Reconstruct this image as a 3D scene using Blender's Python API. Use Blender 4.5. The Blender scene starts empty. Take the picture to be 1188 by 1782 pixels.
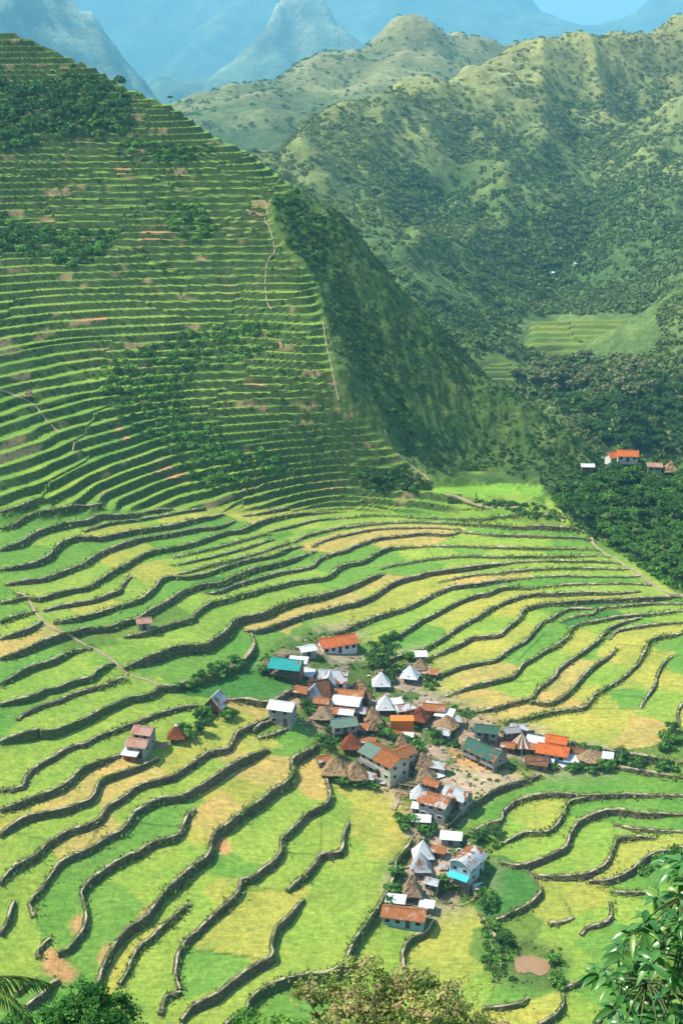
import bpy, bmesh, math, random
import numpy as np
from mathutils import Vector, Matrix
rng = np.random.default_rng(7); random.seed(7)
SC = bpy.context.scene; COL = SC.collection
R = math.radians
# ------------------------------------------------------------------ camera model (photo pixels 1188 x 1782)
CAM = np.array((0., 0., 145.)); PITCH = R(-18.5); FPX = 2475.0
FW = np.array((0, math.cos(PITCH), math.sin(PITCH))); UP = np.array((0, -math.sin(PITCH), math.cos(PITCH))); RT = np.array((1., 0, 0))
def ray(px, py):
    px = np.asarray(px, float); py = np.asarray(py, float)
    return FW*FPX + RT*(px[..., None]-594) + UP*(891-py[..., None])
def at(px, py, Y):
    d = ray(px, py); return CAM + d*(np.asarray(Y, float)/d[..., 1])[..., None]
def atz(px, py, z):
    d = ray(px, py); return CAM + d*((np.asarray(z, float)-CAM[2])/d[..., 2])[..., None]
# ------------------------------------------------------------------ noise
def _h(ix, iy, s):
    n = (ix.astype(np.int64)*374761393 + iy.astype(np.int64)*668265263 + s*982451653) & 0x7fffffff
    n = ((n ^ (n >> 13))*1274126177) & 0x7fffffff
    return ((n ^ (n >> 16)) & 0xffff)/65535.0
def vnoise(x, y, s=0):
    x = np.asarray(x, float); y = np.asarray(y, float)
    ix = np.floor(x); iy = np.floor(y); fx = x-ix; fy = y-iy
    fx = fx*fx*fx*(fx*(fx*6-15)+10); fy = fy*fy*fy*(fy*(fy*6-15)+10)
    a = _h(ix, iy, s); b = _h(ix+1, iy, s); c = _h(ix, iy+1, s); d = _h(ix+1, iy+1, s)
    return (a*(1-fx)+b*fx)*(1-fy)+(c*(1-fx)+d*fx)*fy
def fbm(x, y, s=0, o=4, ridge=False):
    t = 0; a = 1.; n = 0
    for k in range(o):
        v = vnoise(x*2**k+17.3*k, y*2**k-9.1*k, s+k)
        if ridge: v = 1-abs(2*v-1)
        t = t+a*v; n += a; a *= .5
    return t/n
# ------------------------------------------------------------------ mesh helpers
def np_mesh(name, v, f, smooth=False):
    v = np.ascontiguousarray(v, dtype=np.float32); f = np.ascontiguousarray(f, dtype=np.int32)
    me = bpy.data.meshes.new(name); k = f.shape[1]
    me.vertices.add(len(v)); me.vertices.foreach_set('co', v.ravel())
    me.loops.add(f.size); me.loops.foreach_set('vertex_index', f.ravel())
    me.polygons.add(len(f)); me.polygons.foreach_set('loop_start', np.arange(0, f.size, k, dtype=np.int32))
    me.polygons.foreach_set('loop_total', np.full(len(f), k, dtype=np.int32))
    me.polygons.foreach_set('use_smooth', np.full(len(f), smooth))
    me.update(calc_edges=True); return me
def vcol(me, c, name='col'):
    a = me.color_attributes.new(name, 'FLOAT_COLOR', 'POINT')
    c = np.asarray(c, dtype=np.float32)
    if c.shape[1] == 3: c = np.hstack([c, np.ones((len(c), 1), np.float32)])
    a.data.foreach_set('color', np.ascontiguousarray(c).ravel())
def link(name, me, mat=None, parent=None):
    o = bpy.data.objects.new(name, me); COL.objects.link(o)
    if mat is not None and me is not None:
        for m in (mat if isinstance(mat, (list, tuple)) else [mat]): me.materials.append(m)
    if parent is not None: o.parent = parent
    return o
def tag(o, label=None, cat=None, group=None, kind=None):
    if label: o['label'] = label
    if cat: o['category'] = cat
    if group: o['group'] = group
    if kind: o['kind'] = kind
    return o
def grid_faces(nx, ny):
    i = np.arange(nx-1)[None, :]+np.arange(ny-1)[:, None]*nx
    return np.stack([i, i+1, i+1+nx, i+nx], -1).reshape(-1, 4)
def rbf(P):
    P = np.asarray(P, float); xy = P[:, :2]/100; n = len(P)
    def K(a, b):
        r2 = ((a[:, None]-b[None])**2).sum(-1); return .5*r2*np.log(r2+1e-12)
    A = np.zeros((n+3, n+3)); A[:n, :n] = K(xy, xy)+np.eye(n)*1e-3; A[:n, n] = 1; A[:n, n+1:] = xy; A[n:, :n] = A[:n, n:].T
    w = np.linalg.solve(A, np.r_[P[:, 2], 0, 0, 0])
    def ev(x, y):
        q = np.stack([np.ravel(x), np.ravel(y)], -1)/100; out = np.empty(len(q))
        for s in range(0, len(q), 20000):
            e = q[s:s+20000]; out[s:s+20000] = K(e, xy)@w[:n]+w[n]+e@w[n+1:]
        return out.reshape(np.shape(x))
    return ev
def inpoly(x, y, poly):
    p = np.asarray(poly, float); r = np.zeros(np.shape(x), bool)
    for (x0, y0), (x1, y1) in zip(p, np.roll(p, -1, 0)):
        if y0 == y1: continue
        c = ((y0 > y) != (y1 > y)) & (x < (x1-x0)*(y-y0)/(y1-y0)+x0); r ^= c
    return r
def project(P):
    d = np.asarray(P, float)-CAM; w = d@FW
    return 594+FPX*(d@RT)/w, 891-FPX*(d@UP)/w
def spl(pts, n=6):
    p = np.asarray(pts, float)
    if len(p) < 3: return np.array([p[0]+(p[-1]-p[0])*t for t in np.linspace(0, 1, n+1)])
    q = np.vstack([2*p[0]-p[1], p, 2*p[-1]-p[-2]]); out = []
    for i in range(1, len(q)-2):
        for t in np.arange(n)/n:
            out.append(.5*(2*q[i]+(q[i+1]-q[i-1])*t+(2*q[i-1]-5*q[i]+4*q[i+1]-q[i+2])*t*t+(3*q[i]-q[i-1]-3*q[i+1]+q[i+2])*t**3))
    return np.array(out+[p[-1]])
def resample(P, step):
    P = np.asarray(P, float); d = np.r_[0, np.cumsum(np.linalg.norm(np.diff(P[:, :2], axis=0), axis=1))]
    n = max(2, int(d[-1]/step)+1); t = np.linspace(0, d[-1], n)
    return np.stack([np.interp(t, d, P[:, k]) for k in range(P.shape[1])], -1)
def box_blur(a, k, it=3):
    for _ in range(it):
        for ax in (0, 1):
            p = np.pad(a, [(k+1, k) if i == ax else (0, 0) for i in (0, 1)], 'edge'); c = np.cumsum(p, ax)
            a = (np.take(c, np.arange(2*k+1, c.shape[ax]), ax)-np.take(c, np.arange(0, c.shape[ax]-2*k-1), ax))/(2*k+1)
    return a
# ------------------------------------------------------------------ materials
def mat(name, rough=.8):
    m = bpy.data.materials.new(name); m.use_nodes = True; nt = m.node_tree; b = nt.nodes['Principled BSDF']
    b.inputs['Roughness'].default_value = rough
    b.inputs['Specular IOR Level'].default_value = .25
    return m, nt, b
def nd(nt, t, **kw):
    n = nt.nodes.new(t)
    for k, v in kw.items():
        if k in n.inputs: n.inputs[k].default_value = v
        else: setattr(n, k, v)
    return n
def noise(nt, scale, detail=4, rough=.6, coord=None):
    n = nd(nt, 'ShaderNodeTexNoise', Scale=scale, Detail=detail, Roughness=rough)
    if coord is not None: nt.links.new(coord, n.inputs['Vector'])
    return n.outputs['Fac']
def ramp(nt, fac, stops):
    r = nt.nodes.new('ShaderNodeValToRGB'); e = r.color_ramp.elements
    while len(e) < len(stops): e.new(.5)
    for k, (p, c) in zip(e, stops):
        k.position = p; k.color = (*c, 1) if len(c) == 3 else c
    nt.links.new(fac, r.inputs['Fac']); return r.outputs['Color']
def g3(v): return (v, v, v)
def mix(nt, a, b, fac, mode='MIX'):
    n = nt.nodes.new('ShaderNodeMix'); n.data_type = 'RGBA'; n.blend_type = mode
    for s, v in ((6, a), (7, b), (0, fac)):
        if hasattr(v, 'links'): nt.links.new(v, n.inputs[s])
        elif s == 0: n.inputs[0].default_value = v
        else: n.inputs[s].default_value = (*v, 1)
    return n.outputs[2]
def bump(nt, b, h, dist=.1, strength=.6):
    n = nd(nt, 'ShaderNodeBump', Strength=strength, Distance=dist); nt.links.new(h, n.inputs['Height']); nt.links.new(n.outputs[0], b.inputs['Normal'])
def coord(nt, kind='Object'): return nt.nodes.new('ShaderNodeTexCoord').outputs[kind]
def objrand(nt): return nt.nodes.new('ShaderNodeObjectInfo').outputs['Random']
def simple(name, c, var=.25, scale=1.5, rough=.8, streak=None, bumpd=.03):
    m, nt, b = mat(name, rough); co = coord(nt)
    if streak:
        mp = nd(nt, 'ShaderNodeMapping'); mp.inputs['Scale'].default_value = streak; nt.links.new(co, mp.inputs['Vector']); co = mp.outputs[0]
    f = noise(nt, scale, 5, .65, co)
    lo = tuple(x*(1-var) for x in c); hi = tuple(min(1, x*(1+var)) for x in c)
    col = ramp(nt, f, [(.3, lo), (.7, hi)])
    nt.links.new(col, b.inputs['Base Color']); bump(nt, b, f, bumpd)
    return m
HAZE = 1.25e-4; EXPO = 0.95
# ------------------------------------------------------------------ base relief of the amphitheatre: (px, py, distance)
CTL = """0,1420,229 0,1782,203 300,1782,204 594,1782,206 900,1782,206 1188,1782,207 0,1600,214 150,1600,216 300,1600,218 450,1600,222 600,1620,224
800,1700,217 950,1650,222 1100,1650,222 1188,1650,222 800,1560,234 950,1540,234 1100,1500,240 1188,1500,240 960,1400,256 1100,1380,260 1188,1400,256
720,1460,250 600,1420,252 450,1420,247 300,1420,241 150,1420,234 0,1250,255 150,1250,261 300,1250,266 450,1250,275 600,1300,275 720,1260,285 850,1330,271 950,1320,273 1188,1300,272 1050,1260,281
0,1150,272 150,1130,281 300,1130,288 450,1150,295 600,1180,302 850,1180,304 1000,1150,310 1188,1150,310
0,1000,304 150,1000,312 300,1000,330 450,1000,345 600,1030,350 720,1030,350 850,1035,348 1000,1035,345 1188,1035,342
0,880,338 150,880,352 300,880,372 450,880,390 600,880,402 720,880,398 850,880,390 980,905,377 850,848,402 945,840,406 780,848,404
0,740,372 150,740,387 300,740,404 450,760,408 600,780,412 0,600,414 150,600,426 300,600,432 450,600,434 0,450,458 150,450,463 300,450,465 450,450,466
0,300,494 150,300,496 300,300,498 400,300,500 0,150,524 100,180,519 0,50,547
480,360,484 520,460,463 560,560,441 600,700,416 690,790,412 750,838,408
60,70,552 150,110,545 220,150,538 300,180,531 420,260,516 515,325,502 560,360,494 600,400,488 640,450,484 680,500,481 720,545,479 760,590,476 805,635,472 856,670,468 945,728,460 1030,798,450 1048,832,446
640,600,455 700,700,442 770,720,450 720,800,424 850,790,448 940,800,442 990,820,441
800,838,428 880,838,430 940,838,430 1090,800,432 1160,815,428 1188,800,430 1030,838,424 1030,940,374 1100,985,358 1180,1030,344 1090,900,400 1188,930,380 1000,880,400"""
CTL = np.array([[float(t) for t in s.split(',')] for s in CTL.split()])
P3 = at(CTL[:, 0], CTL[:, 1], CTL[:, 2])
extra = []
SIL = [(0,50,547),(60,70,552),(150,110,545),(300,180,531),(420,260,516),(515,325,502),(600,400,488),(680,500,481),(760,590,476),(856,670,468),(945,728,460),(1030,798,450)]
for i, s in enumerate(SIL):
    p = at(*[np.array(v) for v in s]); dx, dy = (4, 22) if i < 5 else (16, 16)
    extra.append(p+(dx, dy, -12 if i < 5 else -20)); extra.append(p+(dx*3.2, dy*3.2, -50 if i < 5 else -58))
for x, y, z in ((-170,150,6),(-60,150,-16),(60,150,-26),(190,150,-22),(-170,200,22),(-170,260,40),(-190,330,66),(-200,420,98),(-200,520,150),(190,210,-12),(190,260,-3),(190,300,4),(190,340,10),(190,400,8),(190,450,16),(150,480,-14),(190,520,-40),(120,560,-45),(190,640,-60),(60,640,-50),(-20,600,10),(-60,660,-20),(-180,640,90),(-100,640,60)):
    extra.append(np.array((x, y, z), float))
HB = rbf(np.vstack([P3, extra]))
# ------------------------------------------------------------------ retaining walls: height(s) | label bits | rim traced left to right (uphill on the left)
WALLS = """
3|short wall below the pale green corner field beside the palm fronds|0,1624 13,1599 20,1576 24,1566
1.8 1.8 1.8 1.8|long green-topped wall winding up from the left edge to the tilted white A-frame house|0,1536 18,1513 38,1498 63,1485 78,1468 101,1453 124,1440 152,1432 174,1420 187,1402 215,1385 237,1367 268,1357 300,1349 318,1337 338,1324 358,1309 376,1304 396,1299 406,1283 416,1270 441,1258 477,1243
2|short hooked wall above the brown landslip in the lower fields|68,1667 64,1652 73,1642 87,1629
1 1.8 2.2 3.6|long wall growing taller and greener toward the two amber fields|59,1596 54,1581 51,1567 71,1546 83,1528 96,1508 111,1493 141,1480 162,1470 187,1453 210,1443 222,1430 235,1412 253,1400 273,1390 300,1385 318,1382 338,1372 361,1357 383,1342 406,1326 426,1316 449,1306 467,1303
2|low stub of wall beside the hanging palm frond|28,1729 40,1715 61,1700
3|stout short wall just under the brown landslip|45,1750 61,1735 76,1727 86,1712 101,1702
2.2|S-curved wall rising from the landslip to the narrow end of the amber field|101,1657 119,1647 134,1626 145,1611 149,1591 144,1563 140,1551 151,1533 167,1520 184,1508 207,1495 227,1485 240,1480 265,1463 300,1454 313,1445 320,1430 325,1417 340,1407
2.4 3 3 3|long tall wall with two bare earth slips that climbs to the green field by the grey house|159,1722 172,1702 177,1685 187,1662 199,1642 215,1619 235,1604 255,1591 268,1573 283,1551 300,1536 320,1518 340,1500 361,1483 367,1462 375,1443 393,1433 409,1420 426,1407 452,1392 472,1374 497,1359 509,1344 507,1330 508,1318 520,1311 540,1301 563,1289
1.5|low wall ending in a cross-shaped stone heap among light green fields|207,1712 220,1692 230,1667 242,1644 263,1629 280,1611 300,1595 315,1581 328,1571
2.2|long grassy wall that bulges round a yellow knob and ends under the thatched huts|312,1725 306,1702 305,1680 311,1654 325,1632 345,1614 363,1596 383,1578 401,1563 416,1546 419,1528 441,1523 454,1510 472,1498 487,1482 489,1458 499,1448 515,1433 532,1415 550,1405 568,1395 573,1382 568,1357 563,1347
2.2|square-cornered wall stub beside the dark green tree crown|280,1765 288,1729 300,1726 315,1724
2.8|thick stepped wall holding up the yellow field and the deep green field next to it|315,1775 333,1750 350,1742 373,1732 393,1712 414,1697 436,1682 452,1672 473,1661 471,1644 477,1621 482,1609 499,1594 515,1576 528,1563
2.2|zigzag wall ending in a shrub in the big pale field|499,1549 515,1533 537,1513 552,1493 560,1484 580,1482 594,1476 597,1455 606,1430
3|tall wall swinging up past the pale blossom tree to the lowest huts of the village|391,1780 409,1765 429,1757 431,1742 441,1730 457,1717 477,1708 510,1699 539,1694 565,1693 585,1684 598,1677 608,1650 618,1630 644,1594 669,1554 684,1524 689,1493 709,1468 714,1458
2.5|curled wall just below the patched rusty tin house|702,1683 699,1655 714,1630 740,1620 752,1600
2.5|road wall curving below the village yard and the long green house|775,1440 788,1428 808,1408 832,1391 855,1374 889,1361 923,1352 940,1347
3.2|long grassy bank under the broad amber field at the village end|994,1289 1040,1299 1085,1309 1140,1318 1188,1326
2.2|lower grassy bank below the broad amber field|1065,1333 1115,1340 1188,1353
1.8|wall looping round the pale oval field below the village road|815,1450 845,1433 872,1425 874,1411 899,1391 940,1381 970,1379 1024,1382 1091,1381 1188,1383
1.6|low wall under the pale oval field|872,1468 896,1455 916,1446 950,1445 966,1435 977,1418 990,1394 1020,1384
2.4|overgrown wall meandering between the green fields behind the blue house|869,1498 902,1502 929,1495 956,1485 983,1472 990,1451 1003,1431 1024,1418 1057,1408 1091,1408 1125,1413 1188,1416
1.8|hedged wall round the tongue of light green rice above the tan field|919,1519 956,1522 1007,1520 1040,1510 1057,1495 1067,1468 1074,1456 1108,1453 1141,1455
1.5|low wall between two bright green strips at the frame edge|1067,1433 1110,1440 1188,1445
2.5|thick bushy wall above the big glossy leaves|1024,1532 1057,1529 1091,1515 1111,1499 1138,1482 1188,1473
2|clean pale wall half encircling the round green field by the blue house|862,1600 882,1589 909,1576 929,1563 939,1549 933,1536 916,1515 909,1509
1|little curved wall at the foot of the tan double field|953,1606 977,1603 997,1595
1.2|hooked low wall on the outer end of the tan double field|1010,1627 1020,1613 1044,1606 1061,1596 1061,1569
1.5|low wall behind the tip of the leafy branch|1064,1551 1108,1551 1138,1547
3|rounded wall with a white stone on its end beside the muddy pool|936,1782 966,1763 977,1743 977,1729
2|shaded wall right of the muddy pool|977,1719 1007,1706 1040,1692 1067,1689
2|lowest wall half hidden by the leafy branch|1037,1782 1054,1753 1071,1740 1111,1716
1.8|wall behind the top of the blossom tree|838,1752 880,1748 912,1740 918,1735
1.2|bushy edge of the yellow field next to the muddy pool|859,1709 869,1682 868,1655 855,1620 832,1590
2.2|dark grassy wall starting at the frame edge above the long stone-capped tongue field|0,1225 20,1218 43,1213 66,1205 76,1198 96,1195 121,1185 141,1180 160,1175 169,1165 187,1155 199,1153
2|stone wall below the deep green strip left of the stepped path|0,1189 13,1180 50,1160 83,1150 109,1138 126,1130 160,1126
1.2|thin wall round the pointed tip of the tongue field|30,1253 38,1243 56,1233 76,1225 101,1218 116,1210 141,1201 172,1193 192,1186 207,1180 220,1180
3.8 2.5 2.2 3.5|tallest grey wall at the left edge that runs on as a wooded bank to the lumber stack|0,1289 33,1277 67,1267 76,1272 101,1266 126,1256 152,1246 177,1232 202,1220 227,1210 242,1209 263,1203 280,1193 300,1193 325,1183 343,1180 371,1173 401,1160 421,1150 436,1133 441,1122 437,1102
1.2|low winding wall behind the twin-roofed tower house|0,1374 38,1366 43,1352 56,1337 73,1326 93,1316 111,1304 131,1295 146,1294 164,1282 182,1275 215,1263 240,1253 265,1243 300,1233 325,1228 345,1225
2|wall running straight to the foot of the twin-roofed tower house|0,1407 25,1397 50,1387 83,1377 106,1367 121,1357 141,1337 162,1326 187,1318 210,1310
2|wall below the straw-coloured strip under the tower house|0,1453 10,1440 25,1429 50,1417 76,1412 109,1406 134,1397 154,1390 164,1379 174,1357 194,1347 217,1339 247,1330 275,1318
1.5|uppermost short wall at the left edge of the bowl|0,898 25,890 45,884 60,880
1.8|second high wall of the left edge under light green rice|0,919 20,913 38,904 63,896 101,890 141,884 177,880
2.4|wavy wall of the left edge meeting a bare earth cut|0,957 20,948 38,941 56,928 76,920 101,913 126,908 152,905 174,896 217,893 253,885 300,880
2.2|long wavy wall under two bright green bays of the left edge|0,991 30,984 63,976 86,965 93,956 106,943 126,934 152,933 174,934 202,928 227,923 265,917 300,913 325,905 363,899 388,893
1.2|low wall over the yellow-green ribbon field high on the left|146,925 162,918 192,909 227,904 300,891 357,882
2|wall over the broad pale wedge field on the left|10,1016 38,1010 76,1004 101,996 126,986 146,978 162,967 182,956 202,949 227,941 253,934 300,927 338,920 376,917 409,905
2|very long wall sweeping from the stepped path to the middle of the bowl rim|28,1030 63,1039 96,1031 126,1024 152,1019 174,1006 194,994 215,983 235,971 245,965 268,957 300,952 330,947 363,936 388,928 419,922 444,912 477,903 515,895 552,888 600,885
1.5|bushy broken wall inside the pale wedge fields|76,1062 101,1054 131,1048 164,1042 187,1034 207,1026 212,1016 228,1001
1.8|wall above the lone pink-roofed hut continuing as a fine line|93,1083 121,1077 152,1069 177,1062 202,1054 227,1047 247,1039 268,1021 280,1006 300,1001 325,1005 350,1001 376,992 406,982 441,973 477,966 502,957 525,952
2.4|long stone-capped wall passing right behind the lone pink-roofed hut|0,1145 25,1135 56,1122 86,1110 111,1100 126,1098 152,1091 189,1088 215,1079 240,1073 268,1057 300,1039 320,1026 348,1016 376,1014 401,1004 421,997 441,992 477,984 515,973 547,961
1.6|fine pale wall curving up beneath the amber crescent field|348,1029 373,1030 401,1019 436,1009 477,999 515,992 542,985 555,973 578,966 600,963 613,956 638,944 663,937 701,933 741,929 782,929 802,925
2.2|long wall from the lone hut over the wide light green belt|215,1107 240,1101 265,1094 300,1084 335,1074 337,1067 350,1057 366,1047 388,1042 414,1034 439,1029 457,1023 489,1018 527,1011 565,1006 580,994 600,984 623,981 638,973 663,961 688,954 741,950
4 4 3 2|highest mid wall, dark and bushy, dropping to the green field above the lumber stack|215,1161 253,1143 278,1132 300,1124 330,1121 358,1119 368,1112 393,1095 404,1079 426,1071 452,1068 467,1062 489,1052 515,1045 542,1042 573,1034 600,1026 620,1018 643,1008 663,1000 668,999
2.4|long wall under the amber ribbon field above the orange-roofed schoolhouse|425,1096 444,1096 477,1087 502,1077 527,1069 552,1066 578,1062 600,1054 615,1052 638,1044 656,1034 676,1021 691,1014 706,1008 726,1004 741,999 777,994 815,989 852,982 900,978
2|wall ending behind the orange-roofed schoolhouse|580,1100 600,1094 625,1087 650,1077 686,1066 714,1056 741,1042 764,1031 782,1024 807,1020 840,1016 868,1011 900,1007
2.2|straight pale-capped wall running up from the slender palms|661,1115 688,1107 711,1095 731,1082 752,1072 777,1059 802,1047 830,1037 847,1035 868,1026 900,1021 925,1024
1.5 2 2 1.5|wall rising from behind the palms past the small white shed|628,1160 663,1153 688,1145 721,1136 741,1127 764,1115 782,1102 807,1087 827,1077 847,1062 873,1049 900,1038 918,1034 964,1032 1014,1030 1065,1031 1115,1029
2|scalloped wall over yellow fields right of the small white shed|749,1145 772,1133 797,1122 815,1112 842,1109 865,1107 880,1092 895,1080 903,1072 911,1059 926,1054 951,1050 989,1047 1040,1043 1103,1040 1156,1038 1188,1039
1.8|wall over the first amber field beside the white pyramid roofs|748,1183 764,1175 789,1165 815,1158 840,1153 860,1148 878,1135 900,1120 911,1115 926,1100 941,1082 949,1077 959,1074 969,1066 989,1059 1030,1059
2.2 2 1.6 1|pale-capped wall under the first amber field, curving up to the right edge|771,1211 815,1194 848,1186 882,1179 899,1167 909,1154 929,1142 949,1130 970,1120 986,1107 995,1090 1014,1082 1045,1078 1075,1072 1110,1069 1150,1066 1188,1062
1|thin wall beside the darkest green slivers at the right|974,1082 989,1074 1014,1069 1033,1067 1037,1060 1065,1055 1103,1052 1140,1049 1188,1050
1.8|rocky wall between the second amber field and pale green plots|828,1238 855,1231 889,1221 922,1213 929,1205 936,1196 963,1176 970,1164 990,1149 1017,1130 1037,1115 1047,1103 1062,1090 1090,1080 1115,1076
2|bending wall under the reddish-tan stubble field|922,1218 940,1221 959,1221 983,1208 1000,1191 1017,1171 1037,1154 1057,1141 1073,1127
1.6|last wall before the broad yellow field at the village end|875,1255 916,1248 951,1239 989,1233 1017,1229 1032,1209 1052,1196 1077,1181 1103,1158 1118,1136 1123,1123 1130,1113 1151,1105 1178,1102 1188,1097
1.5|short straight wall crossing from the broad yellow field to the right|1110,1232 1123,1212 1138,1191 1141,1174 1153,1153 1168,1141
1.5|shortest wall at the right edge by the dry mound|1178,1257 1178,1237 1188,1222
1.2|low straight wall near the right edge over a pale field|1057,1113 1072,1098 1103,1090 1153,1084 1188,1083
2.2|rim wall of the dark green pond field below the teal roof|396,1215 426,1215 464,1219 487,1210 515,1193 510,1187
1.2|small wall of the narrow green strip by the grey two-storey house|449,1283 477,1276 499,1266
1.5|bushy wall above the narrow green strip by the grey two-storey house|441,1274 448,1261 487,1248
1.5|left-edge wall directly under the stepped path's top|0,1048 25,1042 48,1037
1.8|left-edge wall midway down the stepped path|0,1082 30,1069 61,1061
2|left-edge wall over the small amber field by the stepped path|0,1110 30,1100 56,1090 73,1081
2.5|ring wall of the dark sunken pit below the blue house|829,1562 812,1573 785,1575 760,1567 750,1553 755,1540 775,1534 800,1536 822,1545 829,1562
.9|first of the fine walls fanning out left of the amber crescent|300,970 338,961 388,948 426,937 464,928
.9|second of the fine walls fanning out left of the amber crescent|300,984 350,973 406,958 452,944 477,938
.9|third of the fine walls fanning out left of the amber crescent|310,999 338,991 383,978 441,965 487,950 502,943
1|short wall under the reddish landslip at the hill's foot|421,898 464,889 502,881
1.1|fine wall bending into the green bay above the amber crescent|466,925 484,920 515,912 552,904 600,901
1.1|fine wall along the vivid green bay above the amber crescent|508,944 527,934 552,927 600,918 650,909
.9|wall along the upper rim of the amber crescent|542,953 556,944 600,933 663,921 741,917 802,921
.8|topmost fine wall right of the hill foot under the stone path|600,901 658,895 741,897 820,902 900,904 985,907
.8|second fine wall below the stone path, ending by a pale stone block|600,920 663,911 741,907 830,912 900,919 990,922 1015,928
.9|third fine wall below the stone path right of the amber crescent|802,925 860,930 930,932 1028,938
.9|fine wall starting at a reddish cut and ending on the wood's edge path|741,949 800,949 870,951 950,953 1040,955
1|fine wall with a tan earthen stretch, left end over an amber patch|661,991 686,983 719,977 752,972 795,967 870,967 950,967 1060,966
.8|fine wall running out from the amber ribbon toward the wood|900,978 960,975 1050,977 1082,982
.8|fine wall above the short amber strip of the right slope|762,1013 802,1004 827,999 868,996 900,992 960,988 1040,988 1100,992
.8|fine wall below the short amber strip of the right slope|900,1007 960,1001 1040,1002 1115,1004
.8|fine wall nearest the lower end of the wood's edge path|925,1022 990,1016 1060,1014 1132,1017
"""
DIVS = '''500,1325 430,1316|487,1484 520,1485 560,1484|416,1545 500,1548|335,1650 445,1665|315,1613 260,1608|240,1430 330,1440|505,1320 560,1285|0,1453 30,1448 80,1460|225,1410 280,1405|560,1484 563,1400|455,1290 430,1255|600,1160 640,1160|740,1097 780,1105|843,1062 905,1058|905,1110 960,1105|850,1186 930,1184|870,1236 925,1216|985,1145 1045,1150|1000,1196 1035,1200|1075,1121 1118,1124|1040,1205 1110,1212|985,1085 1045,1103|1123,1132 1165,1138|1150,1190 1188,1193|1035,1232 1110,1234|640,1105 700,1088|570,1122 600,1098|600,1098 620,1070|425,1097 440,1105|150,1480 175,1440|152,1130 162,1120|300,1200 345,1225|525,952 555,960 600,965|409,905 444,912|547,961 545,975|388,893 410,905|400,1078 425,1096|668,999 720,1003|741,950 760,975|199,1152 215,1161|28,1030 60,1060 93,1083 111,1100|10,1016 28,1030|210,1310 247,1330|60,1700 90,1715|101,1657 72,1660|140,1690 155,1722|950,1100 900,1150|1065,1310 1188,1290|780,1560 940,1660|1000,1600 980,1560|919,1519 880,1505|1018,1532 1064,1551|1070,1470 1141,1455'''
DIVS = [np.array([[float(t) for t in q.split(',')] for q in d.split()]) for d in DIVS.split('|')]
WALLS = [w.split('|') for w in WALLS.strip().split('\n')]
WALLS = [([float(v) for v in a.split()], b, np.array([[float(t) for t in s.split(',')] for s in c.split()])) for a, b, c in WALLS]
BOWL = [(-60,886),(0,888),(100,884),(300,878),(450,884),(600,882),(720,888),(830,892),(985,899),(1030,936),(1092,986),(1158,1030),(1240,1034),(1400,1400),(1400,2300),(-300,2300)]
VILL = [(450,1150),(480,1120),(520,1106),(548,1098),(620,1096),(632,1110),(632,1160),(660,1160),(740,1140),(764,1180),(745,1200),(850,1252),(920,1258),(994,1291),(1075,1315),(1060,1335),(940,1345),(855,1370),(780,1432),(830,1452),(860,1490),(838,1560),(830,1572),(760,1590),(752,1612),(660,1592),(690,1500),(718,1450),(690,1400),(670,1378),(570,1345),(600,1312),(560,1288),(505,1245),(520,1190),(515,1180)]
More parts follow.
